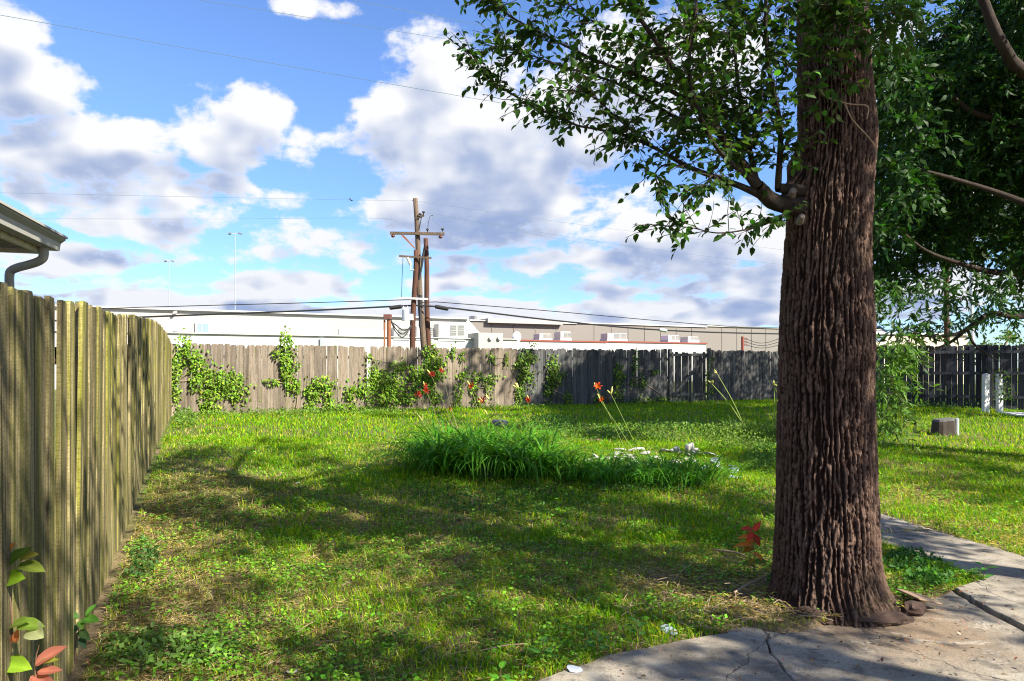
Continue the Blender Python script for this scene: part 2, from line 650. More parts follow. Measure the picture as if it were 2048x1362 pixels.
M_BLOCK = m_plain('grey_garden_block', (.13, .135, .145), .9, .25, 18, bstr=.5)
M_BRICK = m_plain('worn_brick', (.24, .14, .095), .9, .3, 18, bstr=.5)
M_TWIG = m_plain('dry_twig', (.30, .22, .15), .9, .25, 22)
M_BARKPIECE = m_plain('bark_slab', (.06, .036, .026), .95, .4, 22, bstr=.8)
M_STUMP = m_plain('stump_wood', (.045, .034, .027), .9, .3, 14, bstr=.6)


def make_bark(name='bark', lum=1.0):
    m, N = mat_new(name)
    a = N.n('ShaderNodeAttribute', attribute_name='Col').outputs['Color']
    co = N.n('ShaderNodeTexCoord').outputs['Object']
    n1 = N.noise(N.vm('MULTIPLY', co, (1, 1, .30)), 62, 8, .75)
    n2 = N.noise(co, 190, 4, .6)
    n3 = N.noise(co, 2.2, 4, .6)
    k = N.m('ADD', N.ramp(n1, .25, .75, .55, 1.4), N.m('MULTIPLY', N.m('SUBTRACT', n2, .5), .9))
    c = N.mix(1.0, a, N.comb(k, k, k), 'MULTIPLY')
    c = N.mix(N.ramp(n3, .5, .75, 0, .25), c, (.10, .10, .05, 1))
    # pale lichen freckles
    li = N.ramp(N.noise(co, 120, 2, .5), .69, .74)
    li = N.m('MULTIPLY', li, N.ramp(N.noise(co, 5, 3, .6), .48, .62))
    c = N.mix(N.m('MULTIPLY', li, .6), c, (.42, .41, .38, 1))
    finish(m, N, c, .92, N.m('ADD', n1, N.m('MULTIPLY', n2, .5)), 1.0, .022, spec=.15)
    return m


M_BARK = make_bark()


def make_concrete():
    m, N = mat_new('old_concrete')
    co = N.n('ShaderNodeTexCoord').outputs['Object']
    n0 = N.noise(co, 1.3, 5, .6, .4)
    n1 = N.noise(co, 7, 7, .65)
    n2 = N.noise(co, 150, 4, .7)
    peb = N.voro(co, 95)
    c = N.mix(N.ramp(n0, .35, .65), (.31, .27, .21, 1), (.185, .16, .125, 1))
    c = N.mix(N.ramp(n1, .48, .66, 0, .9), c, (.12, .104, .085, 1))
    c = N.mix(N.ramp(n1, .46, .30, 0, .55), c, (.34, .32, .285, 1))
    c = N.mix(N.ramp(N.noise(co, 2.6, 5, .7), .56, .72, 0, .6), c, (.30, .22, .145, 1))   # dried mud film
    wp = N.n('ShaderNodeNewGeometry').outputs['Position']
    dn = N.n('ShaderNodeVectorMath', operation='DISTANCE')
    N.put(dn.inputs[0], wp)
    dn.inputs[1].default_value = (2.2, 4.1, 0)
    soil = N.ramp(N.m('SUBTRACT', N.m('ADD', dn.outputs['Value'], N.m('MULTIPLY', n1, .9)), N.m('MULTIPLY', n0, .5)), 1.0, .5)
    c = N.mix(N.m('MULTIPLY', soil, .8), c, (.20, .14, .088, 1))
    scuff = N.ramp(N.noise(N.vm('MULTIPLY', wp, (1.2, 3.2, 1)), 2.6, 8, .72, 1.2), .54, .66)
    c = N.mix(N.m('MULTIPLY', scuff, .55), c, (.40, .37, .31, 1))
    grime = N.ramp(N.noise(N.vm('MULTIPLY', wp, (3.0, 1.3, 1)), 2.1, 7, .7, .8), .54, .68)
    c = N.mix(N.m('MULTIPLY', grime, .7), c, (.075, .064, .052, 1))
    spots = N.ramp(N.noise(wp, 17, 4, .7), .63, .70)
    c = N.mix(N.m('MULTIPLY', spots, .75), c, (.045, .036, .03, 1))
    k = N.ramp(n2, .25, .75, .6, 1.35)
    c = N.mix(1.0, c, N.comb(k, k, k), 'MULTIPLY')
    c = N.mix(N.ramp(peb, .12, .05, 0, .5), c, (.10, .09, .085, 1))
    # hairline cracks
    cw = N.vm('ADD', co, N.vm('SCALE', N.noise(co, 3, 4, .6, out='Color'), scale=.35))
    cr = N.voro(cw, .85, 'DISTANCE_TO_EDGE')
    crk = N.ramp(cr, .005, .0015)
    c = N.mix(N.m('MULTIPLY', crk, .75), c, (.05, .043, .036, 1))
    h = N.m('SUBTRACT', N.m('ADD', n1, N.m('MULTIPLY', n2, .5)), N.m('MULTIPLY', crk, 2.0))
    finish(m, N, c, .9, h, .5, .008, spec=.25)
    return m


M_CONC = make_concrete()


def make_soil():
    m, N = mat_new('soil_and_thatch')
    co = N.n('ShaderNodeTexCoord').outputs['Object']
    n0 = N.noise(co, .8, 5, .6)
    n1 = N.noise(co, 6, 6, .65)
    n2 = N.noise(co, 60, 5, .7)
    straw = N.noise(N.vm('ADD', N.vm('MULTIPLY', co, (22, 120, 40)), N.vm('SCALE', N.noise(co, 9, 3, .5, out='Color'), scale=18)), 1, 3, .6)
    c = N.mix(N.ramp(n1, .35, .65), (.24, .175, .095, 1), (.12, .085, .046, 1))
    c = N.mix(N.ramp(n0, .52, .68, 0, .7), c, (.33, .24, .135, 1))
    c = N.mix(N.ramp(straw, .55, .68, 0, .7), c, (.42, .34, .17, 1))
    k = N.ramp(n2, .2, .8, .5, 1.35)
    c = N.mix(1.0, c, N.comb(k, k, k), 'MULTIPLY')
    # greener where the sward closes, away from the patio
    d = N.m('ADD', N.m('MULTIPLY', N.sep(co)[0], float(Wd[0])), N.m('MULTIPLY', N.sep(co)[1], float(Wd[1])))
    g = N.m('MULTIPLY', N.ramp(d, 4.0, 11.0), N.ramp(N.noise(co, 1.1, 4, .6), .25, .55))
    c = N.mix(N.m('MULTIPLY', g, .8), c, (.075, .13, .018, 1))
    finish(m, N, c, .95, N.m('ADD', n1, n2), .7, .03, spec=.15)
    return m


M_SOIL = make_soil()

# ------------------------------------------------------------------ ground, patio, path
def q0(px, py):
    Y = FPX * EYE / (py - HY)
    return np.array([(px - CX) / FPX * Y, Y])


crack1 = [q0(1526, 1258), q0(1531, 1275), q0(1538, 1290), q0(1541, 1304), q0(1556, 1318), q0(1568, 1338), q0(1588, 1360), q0(1618, 1400), q0(1690, 1520), q0(1900, 1900)]
joint2 = [q0(1908, 1178), q0(1925, 1190), q0(1958, 1209), q0(2000, 1232), q0(2050, 1258), q0(2140, 1300), q0(2400, 1420)]
edgeA = [q0(1015, 1420), q0(1062, 1368), q0(1120, 1342), q0(1183, 1324), q0(1212, 1309), q0(1300, 1293), q0(1360, 1280), q0(1430, 1268), q0(1492, 1252)]
edgeB = [q0(1565, 1262), q0(1620, 1252), q0(1720, 1240), q0(1800, 1226), q0(1842, 1206)]
edgeC = [q0(1990, 1152), q0(2060, 1150), q0(2300, 1140)]


def wob(pts, amp, seed, step=.06):
    """ragged edge through the points"""
    r = np.random.default_rng(seed)
    out = []
    for a, b in zip(pts[:-1], pts[1:]):
        n = max(1, int(np.linalg.norm(b - a) / step))
        for i in range(n):
            q = a + (b - a) * i / n
            out.append(q + (r.normal(0, amp, 2) if i else 0))
    out.append(pts[-1])
    return out


def shift(pts, dx):
    return [p + np.array([dx, 0]) for p in pts]


patio = tag(empty('patio', (2.5, 2.5, 0)), kind='structure')
ck = wob(crack1, .009, 3)
jt = wob(joint2, .006, 4)
near = np.array([[0.05, 0.4], [1.9, .4], [7.0, .4]])
slabA = wob(edgeA, .010, 1) + shift(ck, -.007) + [near[1], near[0]]
slabB = shift(ck, .007)[:1] + wob(edgeB, .014, 2) + shift(jt, -.012) + [near[2], near[1] + .02] + shift(ck, .007)[::-1][:-1]
slabC = shift(jt, .012)[:1] + wob(edgeC, .010, 7) + [np.array([7.0, 3.4])] + shift(jt, .012)[::-1][:-1]
for poly, z in ((slabA, 0.0), (slabB, -.010), (slabC, .012)):
    MB().prism(poly, z - .10, z).build('slab', M_CONC, patio, bevel=.006)

path = tag(empty('garden_path', (3.4, 6.5, 0)), kind='structure')
pd = np.array([-.2, .98])
pn = np.array([.98, .2])
p0 = np.array([3.42, 4.62])
path_polys = []
for i, (a, b) in enumerate(((0.02, 1.55), (1.57, 2.75))):
    ra = .80 if i < 2 else .7
    poly = [p0 + pd * a, p0 + pd * a + pn * ra, p0 + pd * b + pn * ra, p0 + pd * b]
    path_polys.append(poly)
    poly = wob(poly + [poly[0]], .008, 20 + i)[:-1]
    zc = float(gz(*(p0 + pd * (a + b) / 2 + pn * .4)))
    pr = MB().prism(poly[::-1], -.10, 0.0)
    V = [(v[0], v[1], v[2] + (float(gz(v[0], v[1])) if i else .004 + .2 * float(gz(v[0], v[1])))) for v in pr.v]
    pr.v = V
    pr.build('slab', M_CONC, path, bevel=.006)


def inpoly(x, y, poly):
    poly = np.array(poly)
    c = np.zeros(np.shape(x), bool)
    j = len(poly) - 1
    for i in range(len(poly)):
        xi, yi, xj, yj = *poly[i], *poly[j]
        if abs(yi - yj) > 1e-12:
            c ^= ((yi > y) != (yj > y)) & (x < (xj - xi) * (y - yi) / (yj - yi) + xi)
        j = i
    return c


PAT_OUT = edgeA + [crack1[0]] + edgeB + [joint2[0]] + edgeC + [np.array([7.0, 3.4]), near[2], near[1], near[0]]


def paved(x, y):
    c = inpoly(x, y, PAT_OUT)
    for q in path_polys:
        c |= inpoly(x, y, q)
    return c


def axis_grid(lo, hi, step, far):
    a = list(np.arange(lo, hi, step))
    k, out1, out2 = step, [], []
    x = lo
    while x > -far:
        k *= 1.35
        x -= k
        out1.append(x)
    k, x = step, a[-1]
    while x < far:
        k *= 1.35
        x += k
        out2.append(x)
    return np.array(out1[::-1] + a + out2)


gx = axis_grid(-9.5, 12.0, .075, 900)
gy = axis_grid(1.2, 24.0, .09, 900)
XX, YY = np.meshgrid(gx, gy)
ZZ = gz(XX, YY)
fine = np.exp(-np.maximum(0, np.hypot(XX, YY - 6) - 20) / 4)
pp = np.stack([XX * 3.1, YY * 3.1, 0 * XX], -1)
ZZ = ZZ + fine * (.022 * fbm(pp, 3) + .012 * fbm(pp * 4.1 + 9, 2))
pv = paved(XX, YY)
near_p = np.zeros_like(pv)
ZZ = np.where(pv, np.minimum(ZZ, .0) - .055, ZZ - .012)
n0, n1 = XX.shape
idx = np.arange(n0 * n1).reshape(n0, n1)
F = np.stack([idx[:-1, :-1], idx[:-1, 1:], idx[1:, 1:], idx[1:, :-1]], -1).reshape(-1, 4)
ground = link('ground', mesh_np('ground', np.stack([XX, YY, ZZ], -1).reshape(-1, 3), F, M_SOIL, smooth=True))
tag(ground, kind='structure')

# ------------------------------------------------------------------ fences
def picket_mesh(w, h, th, seed, mat, dog=.028, split=False, nails=()):
    """dog-eared board standing on z = 0, width along x, a little warped and chipped"""
    r = np.random.default_rng(seed)
    d = dog * r.uniform(.6, 1.2)
    prof = [(-w / 2, 0), (w / 2, 0), (w / 2, h - d + r.normal(0, .004)), (w / 2 - d * .9, h + r.normal(0, .003)), (-w / 2 + d * .9, h + r.normal(0, .003)), (-w / 2, h - d + r.normal(0, .004))]
    if split:
        prof.insert(4, (r.uniform(-.01, .02), h - r.uniform(.05, .12)))
    mb = MB()
    n = len(prof)
    rows = [0]
    V = [(x, -th / 2, z) for x, z in prof] + [(x, th / 2, z) for x, z in prof]
    lean, bow = r.normal(0, .002), r.normal(0, .006)
    V = [(x + lean * z, y + bow * z * z / h, z) for x, y, z in V]
    F = [tuple(range(n)), tuple(range(2 * n - 1, n - 1, -1))] + [(i, n + i, n + (i + 1) % n, (i + 1) % n) for i in range(n)]
    F = [f[::-1] for f in F[2:]] + [F[0], F[1]]
    nf = len(F)
    for z in nails:
        for x in (-w * .28, w * .26):
            x, zz = x + r.normal(0, .006), z + r.normal(0, .012)
            b = len(V)
            V += [(x + .0045 * math.cos(a), -th / 2 - .0012, zz + .0045 * math.sin(a)) for a in (0, 1.05, 2.1, 3.14, 4.19, 5.24)]
            F.append(tuple(range(b, b + 6)))
    me = bpy.data.meshes.new('picket')
    me.from_pydata(V, [], F)
    me.materials.append(mat)
    if nails:
        me.materials.append(M_RUST)
        for p in me.polygons[nf:]:
            p.material_index = 1
    me.update()
    bm = bmesh.new()
    bm.from_mesh(me)
    bmesh.ops.recalc_face_normals(bm, faces=[f for f in bm.faces if f.material_index == 0])
    bm.to_mesh(me)
    bm.free()
    return me


ANG_U = math.atan2(U[1], U[0])
rf = random.Random(4)


def picket_run(parent, meshes, a, b, spacing, top, jit=.02, base=None, skip=(), side=0.0, h0=1.8):
    """pickets from a to b (xy); top(f) gives the height of the picket tops"""
    a, b = np.array(a, float), np.array(b, float)
    L = np.linalg.norm(b - a)
    d = (b - a) / L
    rz = math.atan2(d[1], d[0])
    n = round(L / spacing)
    spacing = L / n
    for i in range(n):
        if i in skip:
            continue
        q = a + d * (i + .5) * spacing + np.array([-d[1], d[0]]) * (side + rf.uniform(-.004, .004))
        f = (i + .5) / n
        tz = top(f, i) + rf.uniform(-jit, jit)
        g = float(gz(*q)) - .04
        me = rf.choice(meshes)
        o = link('picket', me, parent, (q[0], q[1], g))
        o.rotation_euler = (rf.gauss(0, .006), rf.gauss(0, .0025), rz + rf.gauss(0, .012))
        o.scale = (rf.uniform(.97, 1.012), 1, (tz - g) / h0)


# back fence, pickets towards the yard
T_BACK = 19.1


def s_of(px):
    return on_back(px, 700)[1]


back = empty('picket_fence', (*ST(9, T_BACK), float(gz(*ST(9, T_BACK)))))
tag(back, 'long weathered dog-eared wooden fence across the back of the yard, overgrown with vines', 'fence')
pk_back = [picket_mesh(.1495, 1.8, .019, 100 + i, M_WOOD_BACK, split=(i == 5)) for i in range(8)]
pk_back_n = [picket_mesh(.1355, 1.8, .019, 120 + i, M_WOOD_SHADE, split=(i == 5)) for i in range(8)]
S_mid, S_g0, S_g1, S_end = s_of(1035), s_of(1341), s_of(1416), s_of(1700)


def top_back(f, i):
    return 2.095 + .010 * math.sin(i * .35) - .012 * (f > .62)


n_miss = int((s_of(739) + .58) / .152)
n_low = int((s_of(859) + .58) / .152)


def top_a(f, i):
    if i == n_miss: return 1.55
    if i in (n_low,): return 1.98
    return top_back(f, i)


picket_run(back, pk_back, ST(-.58, T_BACK), ST(S_mid, T_BACK), .152, top_a, .012, skip=(n_miss,))
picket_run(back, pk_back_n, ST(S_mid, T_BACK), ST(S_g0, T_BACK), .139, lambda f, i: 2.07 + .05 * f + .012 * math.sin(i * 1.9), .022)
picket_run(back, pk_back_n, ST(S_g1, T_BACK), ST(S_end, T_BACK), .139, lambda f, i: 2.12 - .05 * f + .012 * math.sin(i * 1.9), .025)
for z in (.62, 1.15, 1.78):
    for a, b in ((-.5, S_g0), (S_g1, S_end)):
        p, q = ST(a, T_BACK + .055), ST(b, T_BACK + .055)
        MB().bar((*p, z), (*q, z), .04, .085).build('rail', M_WOOD_BACK, back)
s = -.5
while s < S_end:
    if not (S_g0 + .1 < s < S_g1 - .1):
        p = ST(s, T_BACK + .13)
        MB().box((*p, .1), (.09, .09, 1.85), ANG_U).build('post', M_WOOD_BACK, back, loc=(*p, .1))
    s += 2.4

# the gate stands a little back and shows its frame
gate = empty('wooden_gate', (*ST((S_g0 + S_g1) / 2, T_BACK), float(gz(*ST(S_g0, T_BACK)))))
tag(gate, 'shaded wooden gate with a diagonal brace in the back fence', 'gate')
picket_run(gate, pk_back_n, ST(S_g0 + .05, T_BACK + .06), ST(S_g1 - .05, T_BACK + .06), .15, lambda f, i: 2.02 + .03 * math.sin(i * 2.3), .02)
gc = T_BACK + .025
for z in (.55, 1.93):
    MB().bar((*ST(S_g0 + .03, gc), z), (*ST(S_g1 - .03, gc), z + .02), .04, .09).build('rail', M_WOOD_SHADE, gate)
MB().bar((*ST(S_g0 + .10, gc - .03), .52), (*ST(S_g1 - .08, gc - .03), 1.92), .035, .10).build('brace', M_WOOD_SHADE, gate)
p = ST(S_g1 + .02, T_BACK - .03)
MB().box((*p, .2), (.10, .10, 1.98), ANG_U).build('post', M_WOOD_SHADE, gate, loc=(*p, .2))
p = ST(S_g0 - .06, T_BACK - .05)
MB().box((*p, .2), (.10, .10, 1.93), ANG_U).build('post', M_WOOD_SHADE, gate, loc=(*p, .2))
MB().bar((*ST(S_g1 - .05, gc), 2.10), (*ST(S_g1 + .14, gc), 2.12), .03, .04).build('latch_block', m_plain('new_wood', (.6, .42, .2), .8), gate)

# left fence
left = empty('picket_fence', (*ST(-.58, 6), float(gz(*ST(-.58, 6)))))
tag(left, 'tall moss-stained wooden fence along the left side, streaked with light', 'fence')
pk_left = [picket_mesh(.124, 1.8, .019, 200 + i, M_WOOD_LEFT, .020, nails=(.38, .96, 1.52)) for i in range(8)]
T_KEY = [1.0, 2.5, 3.5, 4.5, 6.2, 7.4, 9.9, 12.0, 15.0, 17.0, 19.0]
Z_KEY = [1.74, 1.765, 1.795, 1.86, 1.915, 2.0, 2.12, 2.22, 2.22, 2.17, 2.08]
T0, T1 = 1.3, 19.05
picket_run(left, pk_left, ST(-.58, T0), ST(-.58, T1), .1265, lambda f, i: float(np.interp(T0 + f * (T1 - T0), T_KEY, Z_KEY)), .006, side=0)
for k in (.35, .95, 1.55):
    pts = [(*ST(-.64, t), float(gz(*ST(-.58, t))) + k) for t in np.linspace(T0, T1, 12)]
    mb = MB()
    for a, b in zip(pts[:-1], pts[1:]):
        mb.bar(a, b, .04, .085)
    mb.build('rail', M_WOOD_LEFT, left)
t = T0
while t < T1:
    p = ST(-.71, t)
    MB().box((*p, 0), (.09, .09, 1.75), ANG_U).build('post', M_WOOD_LEFT, left, loc=(*p, 0))
    t += 2.4

# right fence: seen from its rail side, in deep shade
rA, rB = P(1705, 735, 22.0)[:2], P(2230, 735, 19.3)[:2]
right = empty('picket_fence', (*((rA + rB) / 2), .3))
tag(right, 'dark shaded wooden fence with horizontal rails at the right edge of the yard', 'fence')
pk_r = [picket_mesh(.143, 1.8, .019, 300 + i, M_WOOD_DEEP_SHADE, .028) for i in range(6)]
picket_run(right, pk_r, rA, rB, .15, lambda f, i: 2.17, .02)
dR = (rB - rA) / np.linalg.norm(rB - rA)
nR = np.array([dR[1], -dR[0]])
if nR.dot(-rA) < 0:
    nR = -nR
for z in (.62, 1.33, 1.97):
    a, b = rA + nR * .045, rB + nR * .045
    MB().bar((*a, z), (*b, z), .04, .09).build('rail', M_WOOD_DEEP_SHADE, right)
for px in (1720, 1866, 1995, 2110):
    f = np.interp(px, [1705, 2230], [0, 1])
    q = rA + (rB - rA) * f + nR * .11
    MB().box((*q, .2), (.10, .10, 1.98), math.atan2(dR[1], dR[0])).build('post', M_WOOD_DEEP_SHADE, right, loc=(*q, .2))

# two white posts and a pale slab by the right fence
for px, wpx, lab, tilt in ((1971, 13, 'white square post before the dark right fence, left of the pair', .02), (1999, 11, 'stained white post entwined by a vine, right of the pair by the right fence', -.01)):
    q = P(px, 808, 19.2)
    g = float(gz(q[0], q[1]))
    mb = MB().box((0, 0, -.05), (.17 if wpx > 12 else .15, .10, 1.12))
    mb.add([(-.085, -.05, 1.07), (.085, -.05, 1.07), (.085, .05, 1.07), (-.085, .05, 1.07), (0, 0, 1.10)], [(0, 1, 4), (1, 2, 4), (2, 3, 4), (3, 0, 4)])
    o = mb.build('fence_post', M_WHITE_POST, None, loc=(0, 0, 0), bevel=.004)
    o.location = (q[0], q[1], g)
    o.rotation_euler = (0, tilt, .2)
    tag(o, lab, 'post')
q = P(2045, 805, 18.3)
g = float(gz(q[0], q[1]))
o = MB().prism([(-.55, -.4), (.6, -.45), (.65, .35), (-.4, .42)], 0, .05).build('loose_paver', M_WHITE_POST, None, loc=(0, 0, 0), bevel=.01)
o.location = (q[0] + .12, q[1], g + .0)
o.rotation_euler = (.05, .02, .1)
tag(o, 'pale slab lying on the grass by the right fence', 'slab')

# stump with a short pale pipe
q = Gd(1887, 868)
st = empty('tree_stump', q)
tag(st, 'low dark squared stump with a pale pipe in the right lawn', 'stump')
r = np.random.default_rng(8)
V, F = [], []
nn = 18
for k, (z, sc_) in enumerate(((-.04, 1.12), (.06, 1.05), (.2, .98), (.27, .93), (.30, .85))):
    for j in range(nn):
        th = j / nn * 2 * PI
        rr = .185 * sc_ / max(abs(math.cos(th)), abs(math.sin(th))) ** .65 * (1 + .05 * math.sin(5 * th + k * .2))
        V.append((q[0] + rr * math.cos(th), q[1] + rr * math.sin(th) * .9, q[2] + z + (.02 * math.cos(th) if z > .25 else 0)))
for k in range(4):
    for j in range(nn):
        F.append((k * nn + j, k * nn + (j + 1) % nn, (k + 1) * nn + (j + 1) % nn, (k + 1) * nn + j))
F.append(tuple(4 * nn + j for j in range(nn)))
mb = MB().add(V, F)
mb.build('trunk', M_STUMP, st)
mb = MB().add([V[3 * nn + j] for j in range(nn)] + [(v[0] * .0 + q[0] + (v[0] - q[0]) * .98, q[1] + (v[1] - q[1]) * .98, v[2] + .012) for v in V[4 * nn:5 * nn]], [tuple(nn + j for j in range(nn))] + [(j, (j + 1) % nn, nn + (j + 1) % nn, nn + j) for j in range(nn)])
mb.build('cut_top', m_plain('weathered_endgrain', (.10, .10, .10), .9, .25, 10), st)
MB().tube([(q[0] + .23, q[1] - .05, q[2] - .05), (q[0] + .23, q[1] - .05, q[2] + .32)], .045, 12).build('pipe', M_GALV, st)
# ------------------------------------------------------------------ neighbour's house at the far left
hd = np.array([-.301, 1.0])
hd /= np.linalg.norm(hd)
hn = np.array([-hd[1], hd[0]])               # away from the yard
E = P(126, 487, 5.6)
house = empty('neighbour_house', (E[0] - 1.5, E[1] - 1, 0))
tag(house, 'neighbouring house corner with roof eave, gutter and downspout beyond the left fence', 'house')


def H(a, b, z):
    """a metres back from the eave end along the gutter, b metres inwards, z height"""
    q = E[:2] - hd * a + hn * b
    return (q[0], q[1], z)


zt, zb = 2.56, 2.45
ke = [(0, zt), (.0, zt - .02), (.035, zt - .05), (.045, zb), (.13, zb), (.13, zt)]     # K-style gutter section
V, F = [], []
for a in (0.0, 4.0):
    for b, z in ke:
        V.append(H(a, b - .02, z))
n = len(ke)
for i in range(n - 1):
    F.append((i, i + 1, n + i + 1, n + i))
F.append(tuple(range(n)))
gut = MB().add(V, F).build('gutter', M_FASCIA, house)
MB().bar(H(-.006, -.025, zt), H(4, -.025, zt), .02, .018).build('gutter_lip', M_FASCIA, gut)
MB().add([H(0, .02, zt + .015), H(4, .02, zt + .015), H(4, 3.2, zt + 1.15), H(0, 3.2, zt + 1.15), H(0, .02, zt + .04), H(4, .02, zt + .04), H(4, 3.2, zt + 1.18), H(0, 3.2, zt + 1.18)],
         [(0, 3, 2, 1), (4, 5, 6, 7), (0, 1, 5, 4), (0, 4, 7, 3)]).build('roof', M_SHINGLE, house)
MB().add([H(.05, .11, zb + .005), H(4, .11, zb + .005), H(4, .62, zb + .005), H(.05, .62, zb + .005)], [(0, 1, 2, 3)]).build('soffit', m_plain('soffit_panel', (.30, .29, .22), .7), house)
for i in range(9):
    a = .12 + i * .14
    MB().bar(H(a, .12, zb - .004), H(a, .60, zb - .004), .012, .012).build('soffit_rib', M_FASCIA, house)
MB().bar(H(.0, .15, zb - .012), H(4, .15, zb - .012), .03, .05).build('fascia_board', M_CREAM, house)
MB().bar(H(.05, .12, zb - .01), H(.05, .62, zb - .01), .03, .05).build('eave_end_board', M_CREAM, house)
# wall
wa0 = .52
wall = MB()
wall.prism([H(wa0, .62, 0)[:2], H(4, .62, 0)[:2], H(4, 3.2, 0)[:2], H(wa0, 3.2, 0)[:2]], -.1, zb)
wall.build('wall', M_SIDING, house)
MB().bar(H(wa0 - .03, .60, zb - .10), H(4, .60, zb - .10), .06, .17).build('frieze_board', M_CREAM, house)
for i in range(11):
    z = .2 + i * .19
    MB().bar(H(wa0, .615, z), H(4, .615, z), .016, .185).build('siding_board', M_SIDING, house)
# downspout
c1 = P(88, 494, 5.45)
pts = [P(88, 488, 5.45), P(88, 505, 5.45), P(85, 517, 5.46), P(74, 524, 5.47), P(55, 530, 5.5), P(36, 535, 5.52), P(23, 541, 5.53), P(19, 550, 5.53), P(19, 575, 5.53), P(19, 620, 5.53), np.array([P(19, 620, 5.53)[0], P(19, 620, 5.53)[1], 0.05])]
pts = np.vstack([spline(pts[:9], 26), pts[9:]])
MB().tube(pts, .034, 10).build('downspout', M_FASCIA, house, smooth=True)

# ------------------------------------------------------------------ commercial buildings behind the back fence
KB = 40.0 / 35.0


def bld(px, Y0=40.0, px0=350):
    """ground point along a facade parallel to the back fence that starts at px0 at depth Y0"""
    k0, k = (px0 - CX) / FPX, (px - CX) / FPX
    c = np.array([k0 * Y0, Y0])
    s = (c[0] - k * c[1]) / (k * U[1] - U[0])
    return c + U * s


def zat(q, py):
    return EYE - (py - HY) / FPX * q[1]


white = empty('white_commercial_building', (*bld(650), .3))
tag(white, 'long low white commercial building with roof units behind the back fence', 'building')
back_off = Wd * 12


def slab_wall(name, px0, px1, za, z0, mat, Y0=40.0, depth=12.0):
    a, b = bld(px0, Y0), bld(px1, Y0)
    zb_ = za
    c, d = b + Wd * depth, a + Wd * depth
    V = [(*a, z0), (*b, z0), (*c, z0), (*d, z0), (*a, za), (*b, zb_), (*c, zb_), (*d, za)]
    return MB().add(V, [(0, 1, 5, 4), (1, 2, 6, 5), (2, 3, 7, 6), (3, 0, 4, 7), (4, 5, 6, 7)]).build(name, mat, white)


za = zat(bld(350), 665)
slab_wall('front_wall', -250, 1036, za, .2, M_WHITE_BRIGHT, depth=1.2)
a, b = bld(-250, 41.2), bld(935, 41.2)
zr, ztop = za, EYE + 119 / FPX * 41.2
slab_wall('upper_wall', -250, 934, EYE + (735 - 637) / FPX * bld(935, 41.2)[1], .2, M_WHITE_WALL, Y0=41.2, depth=14)
# block courses on the upper wall
qa, qb = bld(-250, 41.198), bld(930, 41.198)
for i in range(6):
    z = za + .22 + i * .22
    MB().bar((*qa, z), (*qb, z), .004, .006).build('course_joint', M_WHITE_WALL, white)
# coping lines
qa, qb = bld(-250, 41.1), bld(936, 41.1)
zt_ = EYE + (735 - 637) / FPX * bld(935, 41.2)[1]
MB().bar((*qa, zt_ - .02), (*qb, zt_ - .02), .2, .10).build('coping', M_WHITE_BRIGHT, white)
qa, qb = bld(-250, 39.94), bld(1036, 39.94)
MB().bar((*qa, za - .02), (*qb, za - .02), .14, .05).build('ledge', M_UNIT, white)
# sloped parapet return at the end of the upper wall
a, b, c = bld(934, 41.2), bld(972, 41.2), bld(934, 41.2)
V = [(*a, za), (*b, za), (*a, zt_), (*(a + Wd * 3), za), (*(b + Wd * 3), za), (*(a + Wd * 3), zt_)]
MB().add(V, [(0, 1, 2), (3, 5, 4), (1, 4, 5, 2)]).build('sloped_parapet', M_WHITE_BRIGHT, white)
# white raised parapet before the units
qa, qb = bld(678, 40.6), bld(930, 40.6)
MB().prism([qa, qb, qb + Wd * .25, qa + Wd * .25], za - .1, za + .48).build('raised_parapet', M_WHITE_BRIGHT, white)
# window on the upper wall
qa, qb = bld(390, 41.1), bld(418, 41.1)
win = MB().prism([qa, qb, qb + Wd * .1, qa + Wd * .1], zat(qa, 666), zat(qa, 645)).build('window', M_UNIT, white)
for f0, f1 in ((.18, .5), (.56, .95)):
    p0_, p1_ = qa + (qb - qa) * f0 - Wd * .02, qa + (qb - qa) * f1 - Wd * .02
    MB().prism([p0_, p1_, p1_ + Wd * .02, p0_ + Wd * .02], zat(qa, 664), zat(qa, 647)).build('pane', M_GLASS, win)
qa = bld(349, 41.1)
MB().bar((*qa, zat(qa, 661)), (*bld(358, 41.1), zat(qa, 661)), .06, .1).build('wall_vent', M_UNIT, white)
qa = bld(352, 41.1)
MB().tube([(*qa, zat(qa, 624)), (qa[0], qa[1] - .25, zat(qa, 626))], .08, 8).build('wall_lamp', M_UNIT, white)
qa = bld(645, 39.9)
MB().box((*qa, zat(qa, 700)), (.25, .2, .75)).build('downpipe_head', M_GALV, white)


